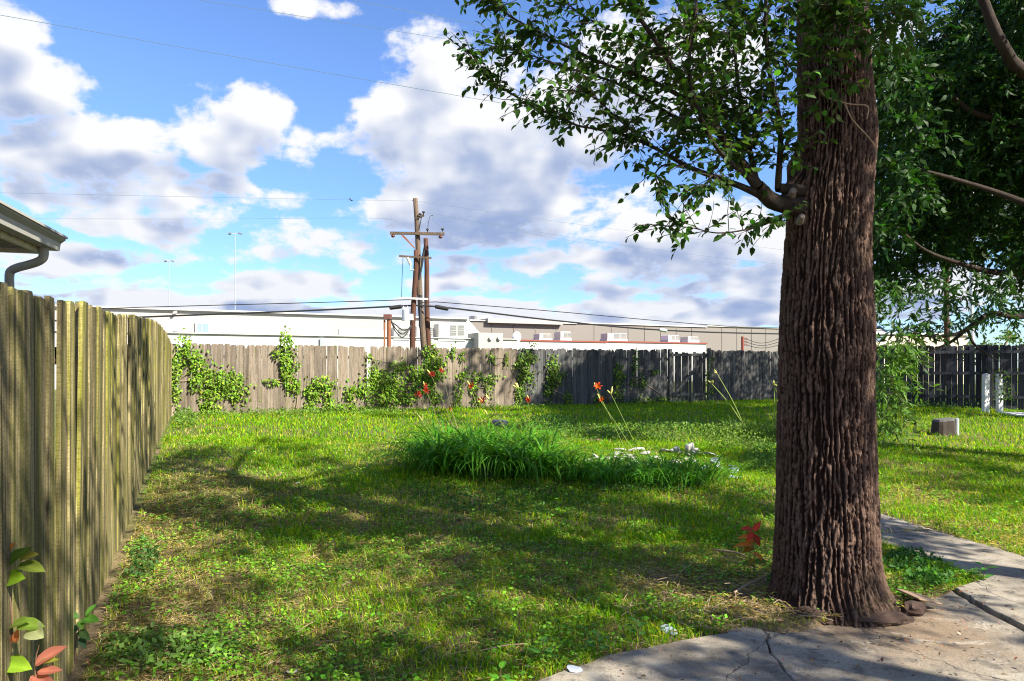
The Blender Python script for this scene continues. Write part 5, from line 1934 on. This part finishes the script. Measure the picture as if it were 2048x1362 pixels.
cl1 = daylily('large shaded clump of arching daylily leaves in the middle of the lawn', [(870, 935, 1.2), (910, 945, 1.4), (960, 950, 1.4), (1010, 952, 1.4), (1055, 952, 1.3), (1095, 950, 1.0), (930, 915, 1.1), (990, 918, 1.2), (1045, 920, 1.1), (890, 905, .8)], 295, 1.02, STRAPS)
cl2 = daylily('lower spreading clump of daylily leaves before the white rubble', [(1150, 958, .8), (1190, 960, 1), (1240, 965, 1), (1285, 966, 1.1), (1330, 968, 1.1), (1375, 966, 1.0), (1410, 962, .8), (1220, 945, .7), (1310, 948, .8)], 240, .60, STRAPS, .14)
cl3 = daylily('small sunlit daylily tuft beside the big trunk', [(1490, 868, 1), (1520, 872, 1), (1545, 880, 1), (1465, 862, .6)], 70, .50, STRAPS_Y)
# flower scapes (tip pixel and depth)
for (bx, by, tx_, ty, nf, nb, dry) in ((905, 915, 848, 772, 2, 1, 1), (925, 912, 862, 750, 2, 1, 1), (935, 915, 884, 742, 1, 1, 1), (900, 905, 838, 790, 2, 0, 1), (930, 905, 903, 818, 1, 0, 0), (985, 915, 941, 773, 1, 1, 0), (1040, 915, 968, 802, 1, 1, 1), (1030, 910, 978, 798, 0, 2, 1),
                                       (1062, 905, 1057, 800, 2, 2, 0), (1060, 905, 1036, 775, 0, 3, 0), (905, 930, 845, 842, 0, 2, 0), (1020, 915, 975, 830, 0, 1, 1)):
    b = Gd(bx, by)
    scape(cl1, b, P(tx_, ty, b[1] - .1), .0045, nf, nb, bool(dry))
for (bx, by, tx_, ty, nf, nb) in ((1270, 945, 1192, 775, 1, 1), (1290, 945, 1200, 800, 1, 1), (1295, 945, 1222, 788, 0, 2)):
    b = Gd(bx, by)
    scape(cl2, b, P(tx_, ty, b[1] - .1), .0045, nf, nb)
for (bx, by, tx_, ty, nb) in ((1495, 868, 1434, 747, 4), (1498, 868, 1424, 768, 3), (1545, 875, 1548, 770, 4), (1548, 875, 1555, 785, 3)):
    b = Gd(bx, by)
    scape(cl3, b, P(tx_, ty, b[1] - .1), .011, 0, nb)

# ------------------------------------------------------------------ stones
def stone_mesh(seed, mat, flat=.55, sharp=.35):
    r = np.random.default_rng(seed)
    bm = bmesh.new()
    bmesh.ops.create_icosphere(bm, subdivisions=2, radius=.5)
    ns = unit(r.normal(0, 1, (7, 3)))
    ds = r.uniform(.25, .42, 7)
    for v in bm.verts:
        c = np.array(v.co)
        for n_, d_ in zip(ns, ds):
            e = c.dot(n_) - d_
            if e > 0:
                c = c - n_ * e * .92
        c[2] *= flat
        v.co = c * r.uniform(.97, 1.03)
    me = bpy.data.meshes.new('stone')
    bm.to_mesh(me)
    bm.free()
    me.materials.append(mat)
    return me


RS = np.random.default_rng(71)
STONES = [stone_mesh(600 + i, M_STONE, f) for i, f in enumerate((.5, .6, .45, .7, .35, .5))]
SLATES = [stone_mesh(620 + i, m_plain('blue_grey_stone', (.36, .40, .50), .8, .2, 12, bstr=.5), .3) for i in range(3)]
spots = []
for k in range(64):
    px = RS.uniform(1175, 1475)
    py = np.interp(px, [1175, 1260, 1350, 1420, 1475], [912, 898, 898, 908, 935]) + RS.uniform(0, 34)
    spots.append((px, py, RS.uniform(12, 30)))
for k, (px, py, w) in enumerate(spots):
    q = Gd(px, py)
    bl = px > 1385 and py > 918
    o = link('stone', (SLATES if bl else STONES)[int(RS.integers(3 if bl else 6))], None, q + (0, 0, .0 + RS.uniform(0, .035)))
    s_ = w / FPX * q[1]
    o.scale = (s_ * RS.uniform(.9, 1.7), s_ * RS.uniform(.7, 1.2), s_ * .5)
    o.rotation_euler = (RS.normal(0, .3), RS.normal(0, .3), RS.uniform(0, 6))
    if bl:
        tag(o, 'bluish grey broken stone at the right end of the rubble bed', 'stone', 'bluish stones of the rubble bed')
    else:
        tag(o, 'pale broken limestone piece in the rubble bed behind the daylilies', 'stone', 'white rubble stones')
for px, py, w, hgt, lab in ((1378, 897, 30, 1.1, 'largest upright white stone at the back of the rubble bed'), (1352, 900, 22, .9, 'grey upright stone beside the largest white stone')):
    q = Gd(px, py + 8)
    o = link('stone', STONES[3] if 'white' in lab else SLATES[0], None, q + (0, 0, .07))
    s_ = w / FPX * q[1] * 1.0
    o.scale = (s_, s_ * .5, s_ * hgt * 1.2)
    o.rotation_euler = (.5, .2, .7)
    tag(o, lab, 'stone')
for px, py, w, lab in ((985, 953, 44, 'mossy grey block edging the front of the large daylily clump'), (1000, 850, 34, 'pale grey block standing behind the large daylily clump'), (868, 928, 24, 'small dark stone at the left end of the large daylily clump')):
    q = Gd(px, py)
    s_ = w / FPX * q[1]
    mb = MB().box((0, 0, 0), (s_, s_ * .8, s_ * .42), 0, .9)
    o = mb.build('edging_block', M_BLOCK, None, loc=(0, 0, 0), bevel=.02, seg=2)
    o.location = [float(v) for v in (q - (0, 0, .05))]
    o.rotation_euler = (.05, .08, RS.uniform(-.4, .4))
    tag(o, lab, 'block')
for px, py, lab in ((1118, 888, 'worn brick half buried behind the daylilies, left one'), (1185, 882, 'worn brick half buried behind the daylilies, right one')):
    q = Gd(px, py)
    o = MB().box((0, 0, 0), (.34, .16, .07)).build('brick_edging', M_BRICK, None, loc=(0, 0, 0), bevel=.012, seg=2)
    o.location = [float(v) for v in (q - (0, 0, .045))]
    o.rotation_euler = (.06, -.05, .3)
    tag(o, lab, 'brick')
for k, (px, py, w, bl, lab) in enumerate(((1340, 1262, 40, 1, 'bluish triangular stone chip by the patio edge'), (585, 1346, 32, 0, 'white flat stone at the bottom edge left of centre'), (1055, 1335, 20, 0, 'small reddish stone near the patio corner'),
                                          (1150, 1340, 34, 1, 'broken bluish chip of concrete off the patio corner'), (595, 967, 13, 0, 'small white chip in the left lawn, farther one'), (562, 1055, 9, 0, 'tiny white chip in the left lawn, nearer one'), (1120, 1085, 12, 0, 'pale chip in the middle of the shaded lawn'), (985, 1330, 12, 0, 'tiny white chip before the patio corner'))):
    q = Gd(px, py)
    o = link('stone', (SLATES if bl else STONES)[k % 3], None, q + (0, 0, .008))
    s_ = w / FPX * q[1]
    o.scale = (s_ * 1.2, s_ * .8, s_ * .5)
    o.rotation_euler = (.2, .1, RS.uniform(0, 6))
    tag(o, lab, 'stone')

# ------------------------------------------------------------------ saplings and broad-leaved plants
def leafy_plant(name, label, cat, base, leaves, stems, mat=M_LEAF, bend=.0):
    """leaves: (point, axis, normal, length, width ratio, colour) each an object"""
    o = empty(name, base)
    tag(o, label, cat)
    for pts, r in stems:
        MB().tube(spline(pts, 12), np.linspace(r, r * .5, 12), 6).build('stem', m_plain('stem', (.16, .09, .05), .7, .2, 20), o)
    for p, ax, nr, L, wr, c in leaves:
        p, ax, nr = np.array(p, float), unit(np.array(ax, float)), np.array(nr, float)
        n, m = 7, 5
        V, C, F = [], [], []
        nr = unit(nr - ax * nr.dot(ax))
        sd = np.cross(nr, ax)
        for i in range(n):
            u = i / (n - 1)
            w = L * wr * .5 * math.sin(PI * min(1, u ** .75 * .97 + .02)) ** .8
            for j in range(m):
                v = j / (m - 1) * 2 - 1
                V.append(ax * L * u + sd * w * v + nr * (abs(v) * w * .35 - .16 * L * u * u + .02 * L * math.sin(9 * u + 2 * v)))
                cc = np.array(c) * (1.0 if abs(v) > .1 else 1.3)
                C.append(cc)
        for i in range(n - 1):
            for j in range(m - 1):
                a = i * m + j
                F.append((a, a + 1, a + m + 1, a + m))
        link('leaf', mesh_np('leaf', np.array(V), np.array(F), mat, np.clip(np.array(C), 0, .9), smooth=True), o, p)
    return o


# red-leaved seedling by the trunk
b = Gd(1508, 1152)
Yb = b[1]
RED, ORA, OLV = (.62, .07, .045), (.60, .21, .04), (.28, .22, .04)
lv = [(P(1507, 1062, Yb), (.5, -.2, .8), (-.3, -.8, .3), .085, .5, RED), (P(1505, 1060, Yb), (-.9, -.3, .25), (0, -.6, .8), .095, .5, RED), (P(1506, 1065, Yb), (-.55, -.6, -.35), (-.1, -.7, .6), .09, .5, RED), (P(1507, 1068, Yb), (.15, -.7, -.5), (0, -.7, .6), .10, .5, (.38, .05, .02)),
      (P(1507, 1075, Yb), (.8, .1, -.1), (0, -.4, .9), .08, .45, (.16, .04, .03)), (P(1506, 1075, Yb), (-.9, -.2, .1), (.1, -.4, .9), .12, .42, ORA), (P(1506, 1078, Yb), (-.75, -.6, -.2), (.1, -.6, .8), .10, .5, ORA), (P(1506, 1090, Yb), (-.95, -.1, .05), (0, -.4, .9), .14, .42, ORA), (P(1507, 1096, Yb), (-.8, -.5, -.05), (0, -.5, .9), .11, .42, (.34, .15, .02)),
      (P(1508, 1105, Yb), (.6, -.3, -.5), (.3, -.6, .7), .09, .5, ORA), (P(1507, 1118, Yb), (-.5, -.4, -.3), (0, -.6, .7), .08, .5, OLV), (P(1508, 1125, Yb), (.5, -.3, .2), (0, -.6, .8), .09, .6, (.10, .19, .03)), (P(1507, 1130, Yb), (-.6, -.2, .2), (0, -.6, .8), .09, .6, (.10, .19, .03))]
leafy_plant('seedling', 'small seedling with red and orange leaves beside the trunk', 'plant', b, lv, [([b, P(1508, 1100, Yb), P(1507, 1060, Yb)], .004)])
# plant with orange tips in the left corner
YL = 2.32
LG, PK = (.20, .30, .045), (.50, .17, .12)
b = np.array([P(40, 1200, YL)[0], YL, 0.0])
lv = []
for px, py, ax, nr, L, wr, c in ((40, 1120, (.75, -.3, .35), (-.2, -.6, .8), .085, .45, (.17, .16, .03)), (38, 1130, (.9, -.2, -.05), (0, -.5, .9), .10, .5, (.13, .17, .025)), (12, 1160, (.8, -.5, .25), (-.2, -.7, .6), .105, .62, (.18, .30, .02)), (10, 1130, (.55, .2, .5), (0, -.7, .6), .09, .5, (.10, .16, .02)),
                                 (5, 1112, (.3, -.1, .9), (.5, -.7, .1), .05, .45, (.62, .17, .05)), (10, 1108, (.6, -.1, .75), (0, -.8, .3), .05, .4, (.60, .19, .06)), (2, 1105, (-.1, -.1, 1), (0, -.9, .1), .055, .4, (.55, .15, .05)),
                                 (20, 1255, (.8, -.3, .45), (-.1, -.6, .8), .10, .4, LG), (35, 1250, (.9, -.2, .1), (0, -.6, .8), .10, .5, LG), (62, 1255, (.7, -.55, -.1), (0, -.7, .5), .085, .75, (.46, .50, .24)), (30, 1285, (.25, -.2, .8), (.2, -.8, .2), .05, .45, (.60, .18, .07)), (22, 1288, (-.2, -.2, .8), (.2, -.8, .2), .045, .4, (.55, .2, .06)),
                                 (0, 1330, (.95, -.3, .12), (0, -.5, .9), .13, .55, (.24, .40, .03)), (70, 1330, (.75, .1, .55), (-.2, -.6, .7), .11, .5, PK), (75, 1345, (.9, -.1, .2), (0, -.6, .8), .085, .4, (.55, .19, .13)), (60, 1355, (.85, -.3, -.1), (0, -.5, .9), .12, .42, PK), (78, 1325, (.7, -.1, .2), (0, -.6, .8), .07, .35, (.25, .26, .04)), (20, 1345, (.7, -.2, .5), (0, -.6, .8), .08, .5, LG)):
    lv.append((P(px, py, YL), ax, nr, L, wr, c))
leafy_plant('leafy_shoot', 'bright leafy shoots with orange and pink tips in the lower left corner', 'plant', b, lv, [([b, P(20, 1330, YL), P(25, 1250, YL), P(10, 1110, YL)], .004), ([b + (.05, 0, 0), P(70, 1350, YL), P(78, 1290, YL)], .003)])
b = Gd(150, 1322)
Yb = b[1]
lv = [(P(165, 1240, Yb), (.9, -.3, .15), (0, -.5, .9), .105, .55, (.09, .24, .03)), (P(158, 1236, Yb), (-.5, -.2, .3), (0, -.6, .8), .07, .55, (.07, .17, .03)), (P(162, 1240, Yb), (.4, -.6, -.2), (0, -.6, .8), .07, .55, (.12, .25, .04)), (P(155, 1260, Yb), (-.7, -.3, .25), (0, -.6, .8), .08, .6, (.05, .11, .03)), (P(158, 1262, Yb), (.8, -.4, -.25), (0, -.6, .8), .085, .5, (.06, .11, .035)), (P(160, 1275, Yb), (.6, -.4, -.5), (.2, -.6, .7), .07, .5, (.05, .10, .05)), (P(172, 1232, Yb), (.3, .2, .5), (0, -.6, .8), .07, .5, (.08, .2, .03))]
leafy_plant('leafy_seedling', 'low seedling with broad green leaves at the foot of the left fence', 'plant', b, lv, [([b, P(152, 1280, Yb), P(165, 1235, Yb)], .003)])
# near weeds by the patio
for px, py, n, L, c, lab in ((1000, 1385, 4, .075, (.10, .30, .02), 'bright green broad-leaved weed at the bottom edge'), (1085, 1330, 4, .065, (.09, .25, .03), 'fresh green broad-leaved weed left of the patio corner'), (1195, 1312, 8, .06, (.07, .19, .03), 'leafy green weed at the patio edge, left one'), (1275, 1282, 8, .06, (.07, .19, .03), 'leafy green weed at the patio edge, right one'),
                             (1968, 1165, 7, .075, (.05, .15, .03), 'dark green weed growing in the joint of the patio at right'), (1545, 1182, 14, .035, (.06, .20, .02), 'small rounded green weed against the left side of the trunk foot')):
    b = Gd(px, py)
    lv = []
    for k in range(n):
        a = k * 2.4 + RS.uniform(0, .5)
        h = .03 + .10 * k / n
        lv.append((b + (math.cos(a) * .012, math.sin(a) * .012, h), (math.cos(a), math.sin(a), .35), (0, 0, 1), L * RS.uniform(.8, 1.2), .55, tint(c, 1, .15, .08, RS)[0]))
    leafy_plant('broadleaf_weed', lab, 'plant', b, lv, [([b, b + (0, 0, .06), b + (.005, 0, .13)], .003)])

# fallen sticks
for lab, pts, r in (('pale fallen stick beside the trunk foot', [(1468, 1196), (1500, 1180), (1540, 1160)], .007), ('short light stick in the lawn near the red seedling', [(1428, 1108), (1470, 1116), (1492, 1121)], .008), ('thin dry twig before the patio edge', [(960, 1315), (1010, 1308), (1055, 1300)], .003)):
    pts = [Gd(*q) + (0, 0, .035) for q in pts]
    pts[1] = pts[1] + (0, 0, .01)
    o = MB().tube(spline(pts, 10), np.linspace(r, r * .7, 10), 7).build('fallen_stick', M_TWIG, None, loc=pts[0])
    tag(o, lab, 'stick')
tw = MB()
for k in range(150):
    px, py = RS.uniform(1230, 1600), RS.uniform(1120, 1265)
    q = Gd(px, py)
    if paved(np.array(q[0]), np.array(q[1])):
        continue
    a, L = RS.uniform(0, 2 * PI), RS.uniform(.04, .22)
    d = np.array([math.cos(a), math.sin(a), RS.normal(0, .25)])
    tw.tube(spline([q + (0, 0, .015), q + d * L * .5 + (0, 0, .03), q + d * L + (0, 0, .01)], 5), RS.uniform(.0012, .003), 4, False)
for k in range(140):
    px, py = RS.uniform(150, 1350), RS.uniform(950, 1355)
    q = Gd(px, py)
    if paved(np.array(q[0]), np.array(q[1])) or to_st(q[0], q[1])[0] < -.45:
        continue
    a, L = RS.uniform(0, 2 * PI), RS.uniform(.04, .2)
    d = np.array([math.cos(a), math.sin(a), RS.normal(0, .2)])
    tw.tube(spline([q + (0, 0, .012), q + d * L * .5 + (0, 0, .02), q + d * L + (0, 0, .008)], 4), RS.uniform(.001, .0025), 4, False)
tag(tw.build('twig_litter', M_TWIG, None, loc=(1.2, 4.5, 0)), 'dry twigs and stems littering the soil', 'litter', kind='stuff')

# ------------------------------------------------------------------ lawn
RG = np.random.default_rng(81)


def lawn_points(n, y0, y1, power):
    """points across the yard, denser close by"""
    u = RG.uniform(0, 1, n)
    Y = (y0 ** power + u * (y1 ** power - y0 ** power)) ** (1 / power)
    X = RG.uniform(-.86, .86, n) * Y
    s_, t_ = to_st(X, Y)
    ok = (s_ > -.50) & (t_ < 19.0) & ~paved(X, Y)
    # keep left of the right fence
    rel = (X - rA[0]) * nR[0] + (Y - rA[1]) * nR[1]
    ok &= (rel > .1) | (X < rA[0] - .3)
    return X[ok], Y[ok]


def dry_field(X, Y):
    s_, t_ = to_st(X, Y)
    d = fbm(np.stack([X * .75, Y * .75, X * 0 + 2.0], -1), 4) * .9
    d = d + .22 * (1 - sstep(5, 9, t_)) + .55 * np.exp(-((s_ + .2) / .7) ** 2) * sstep(2, 4, t_)           # worn strip at the left fence
    d = d + .30 * np.exp(-((s_ - 1.2) / 1.6) ** 2) * sstep(4, 6, t_) * (1 - sstep(10, 14, t_))
    d = d + .75 * np.exp(-(((X - 1.6) / 1.0) ** 2 + ((Y - 4.5) / .7) ** 2)) # bare soil near the trunk and the patio
    d = d - .25 * sstep(10, 14, t_)
    return d


def blades(n, y0, y1, power, h, w, seg2):
    X, Y = lawn_points(n, y0, y1, power)
    dry = dry_field(X, Y)
    clump = fbm(np.stack([X * 5.5, Y * 5.5, X * 0 + 7], -1), 2)
    keep = RG.uniform(0, 1, len(X)) < np.clip(1.05 - .75 * dry + .8 * clump, .15, 1)
    X, Y, dry, clump = X[keep], Y[keep], dry[keep], clump[keep]
    m = len(X)
    Z = gz(X, Y) - .012
    a = RG.uniform(0, 2 * PI, m)
    hh = h * np.exp(RG.normal(0, .32, m)) * np.clip(1 + .5 * clump - .45 * np.clip(dry, 0, 1), .35, 1.7)
    lean = hh * RG.uniform(.15, 1.5, m)
    dv = np.stack([np.cos(a), np.sin(a), 0 * a], -1)
    sv = np.stack([-np.sin(a), np.cos(a), 0 * a], -1) * (w * RG.uniform(.6, 1.3, m))[:, None]
    B = np.stack([X, Y, Z], -1)
    up = np.array([0, 0, 1.0])
    m1 = B + dv * (lean * .28)[:, None] + up * (hh * .6)[:, None]
    tp = B + dv * lean[:, None] + up * hh[:, None]
    V = np.stack([B - sv * .5, B + sv * .5, m1 + sv * .42, m1 - sv * .42, tp], 1)
    k = np.arange(m)[:, None] * 5
    F4 = k + np.array([[0, 1, 2, 3]])
    F3 = k + np.array([[3, 2, 4]])
    fresh = np.array([.125, .315, .007])
    yel = np.array([.34, .40, .018])
    straw = np.array([.46, .37, .17])
    pd = np.clip(dry * .75 - .05, .01, .8)
    r_ = RG.uniform(0, 1, m)
    c = np.where((r_ < pd * .8)[:, None], straw, np.where((r_ < pd * .8 + .36)[:, None], yel, fresh))
    c = c * np.exp(RG.normal(0, .25, (m, 1))) * np.exp(RG.normal(0, .07, (m, 3)))
    C = np.repeat(c[:, None], 5, 1)
    C[:, :2] *= .9
    return V.reshape(-1, 3), F4, F3, C.reshape(-1, 3)


parts = [blades(210000, 2.4, 6.2, 1.5, .040, .0040, True), blades(190000, 5.8, 12.0, 1.6, .050, .0070, True), blades(120000, 11.5, 26.0, 1.7, .06, .015, True)]
Vs, F4s, F3s, Cs, o_ = [], [], [], [], 0
for V, F4, F3, C in parts:
    Vs.append(V); F4s.append(F4 + o_); F3s.append(F3 + o_); Cs.append(C)
    o_ += len(V)
lawn = link('grass', mesh_np('grass', np.vstack(Vs), [np.vstack(F4s), np.vstack(F3s)], M_GRASS, np.vstack(Cs)))
tag(lawn, 'rough mown grass of the yard with dry patches', 'grass', kind='stuff')

X, Y = lawn_points(60000, 2.4, 8.5, 1.4)
dryv = dry_field(X, Y)
kp = RG.uniform(0, 1, len(X)) < np.clip(.25 + .9 * dryv, .05, 1)
X, Y = X[kp], Y[kp]
m = len(X)
LLs = RG.uniform(.03, .09, m)
a = RG.uniform(0, 2 * PI, m)
V, F, C = leaf_cloud(np.stack([X, Y, gz(X, Y) + RG.uniform(.002, .02, m)], -1), np.stack([np.cos(a), np.sin(a), RG.normal(.05, .18, m)], -1), np.array([0, 0, 1.0]) + RG.normal(0, .3, (m, 3)), LLs, np.full(m, .0032), tint((.46, .37, .19), m, .35, .08, RG))
tag(link('dry_thatch', mesh_np('dry_thatch', V, F, M_GRASS, C)), 'dry straw thatch lying on the soil between the grass', 'thatch', kind='stuff')

# clover, plantain and other low weeds
def weeds(n, y0, y1, power, L, up):
    X, Y = lawn_points(n, y0, y1, power)
    f = fbm(np.stack([X * 1.7, Y * 1.7, X * 0 + 21], -1), 3)
    keep = RG.uniform(0, 1, len(X)) < np.clip(.35 + 1.5 * f, .04, 1)
    X, Y = X[keep], Y[keep]
    m = 4
    X, Y = np.repeat(X, m), np.repeat(Y, m)
    n_ = len(X)
    a = RG.uniform(0, 2 * PI, n_)
    r_ = RG.uniform(.004, .03, n_)
    X, Y = X + np.cos(a) * r_, Y + np.sin(a) * r_
    pos = np.stack([X, Y, gz(X, Y) + RG.uniform(.0, up, n_)], -1)
    ax = np.stack([np.cos(a), np.sin(a), RG.uniform(-.1, .6, n_)], -1)
    nr = np.array([0, 0, 1.0]) + RG.normal(0, .35, (n_, 3))
    LLs = L * RG.uniform(.5, 1.5, n_)
    return pos, ax, nr, LLs, tint((.13, .28, .022), n_, .4, .1, RG)


Vs, Fs, Cs, o_ = [], [], [], 0
for args in ((24000, 2.4, 6.2, 1.5, .024, .05), (16000, 6, 12, 1.6, .034, .05)):
    V, F, C = leaf_cloud(*(lambda p, a, n_, l, c: (p, a, n_, l, l * .7, c))(*weeds(*args)))
    Vs.append(V); Fs.append(F + o_); Cs.append(C)
    o_ += len(V)
# taller leafy weeds round the rubble and along the fence foot
pos, LLs, cc = [], [], []
for cx_, cy_, rx, ry, n, hgt, c in ((1480, 880, 80, 26, 1700, .28, (.12, .20, .03)), (1330, 868, 120, 18, 1800, .22, (.11, .20, .03)), (1180, 870, 80, 14, 900, .18, (.10, .19, .03)), (1100, 858, 60, 16, 700, .3, (.08, .17, .03)), (1530, 915, 40, 30, 900, .16, (.09, .18, .03)), (1290, 975, 120, 14, 900, .12, (.05, .14, .025)), (1010, 1000, 190, 30, 1300, .06, (.06, .15, .025)),
                                   (500, 828, 160, 6, 900, .16, (.12, .2, .035)), (700, 824, 120, 5, 700, .14, (.12, .2, .035)), (1000, 812, 140, 5, 600, .14, (.10, .18, .03)), (1250, 804, 120, 5, 600, .14, (.07, .14, .03)), (370, 845, 24, 14, 500, .35, (.11, .2, .03)), (1900, 812, 120, 6, 700, .22, (.06, .13, .03)), (260, 1120, 60, 40, 700, .06, (.06, .14, .03)), (330, 1300, 150, 40, 900, .05, (.11, .2, .04)),
                                   (1820, 1130, 60, 22, 500, .10, (.04, .12, .02)), (1860, 1165, 50, 12, 400, .10, (.05, .14, .02)), (1560, 1170, 22, 16, 160, .08, (.06, .17, .02))):
    for k in range(n):
        a, r_ = RG.uniform(0, 2 * PI), math.sqrt(RG.uniform())
        q = Gd(cx_ + rx * r_ * math.cos(a), cy_ + ry * r_ * math.sin(a))
        if paved(np.array(q[0]), np.array(q[1])) or to_st(q[0], q[1])[0] < -.45 or to_st(q[0], q[1])[1] > 19.02:
            continue
        pos.append(q + (0, 0, hgt * RG.uniform(.05, 1) * (1 - .5 * r_)))
        LLs.append(RG.uniform(.025, .05) * max(1, q[1] / 9))
        cc.append(c)
pos, LLs, cc = np.array(pos), np.array(LLs), np.array(cc)
n_ = len(pos)
ax = unit(RG.normal(0, 1, (n_, 3)) + np.array([0, 0, .2]))
V, F, C = leaf_cloud(pos, ax, np.array([0, -.3, 1.0]) + RG.normal(0, .5, (n_, 3)), LLs, LLs * .6, cc * np.exp(RG.normal(0, .28, (n_, 1))))
Vs.append(V); Fs.append(F + o_); Cs.append(C)
o_ += len(V)
tag(link('ground_weeds', mesh_np('ground_weeds', np.vstack(Vs), np.vstack(Fs), M_LEAF, np.vstack(Cs))), 'low leafy weeds and clover growing through the lawn and rubble', 'weeds', kind='stuff')
# dead leaves, on the patio too
X, Y = lawn_points(1500, 2.5, 9, 1.4)
xp, yp = RG.uniform(.3, 4.4, 900), RG.uniform(2.9, 5.2, 900)
kp = paved(xp, yp) & (RG.uniform(0, 1, 900) < np.clip(1.4 - .6 * np.hypot(xp - 2.1, yp - 4.3), .15, 1))
nlawn = len(X)
X, Y = np.append(X, xp[kp]), np.append(Y, yp[kp])
n_ = len(X)
pos = np.stack([X, Y, np.where(np.arange(n_) < nlawn, gz(X, Y) + .012, .017)], -1)
LLs = np.where(np.arange(n_) < nlawn, RG.uniform(.02, .06, n_), RG.uniform(.008, .03, n_))
V, F, C = leaf_cloud(pos, RG.normal(0, 1, (n_, 3)) * (1, 1, .25), np.array([0, 0, 1.0]) + RG.normal(0, .4, (n_, 3)), LLs, LLs * .6, tint((.20, .115, .06), n_, .45, .15, RG), LEAF8)
tag(link('leaf_litter', mesh_np('leaf_litter', V, F, m_leaf('dead_leaf', .1, .8, .15), C)), 'brown dead leaves scattered on the ground', 'litter', kind='stuff')
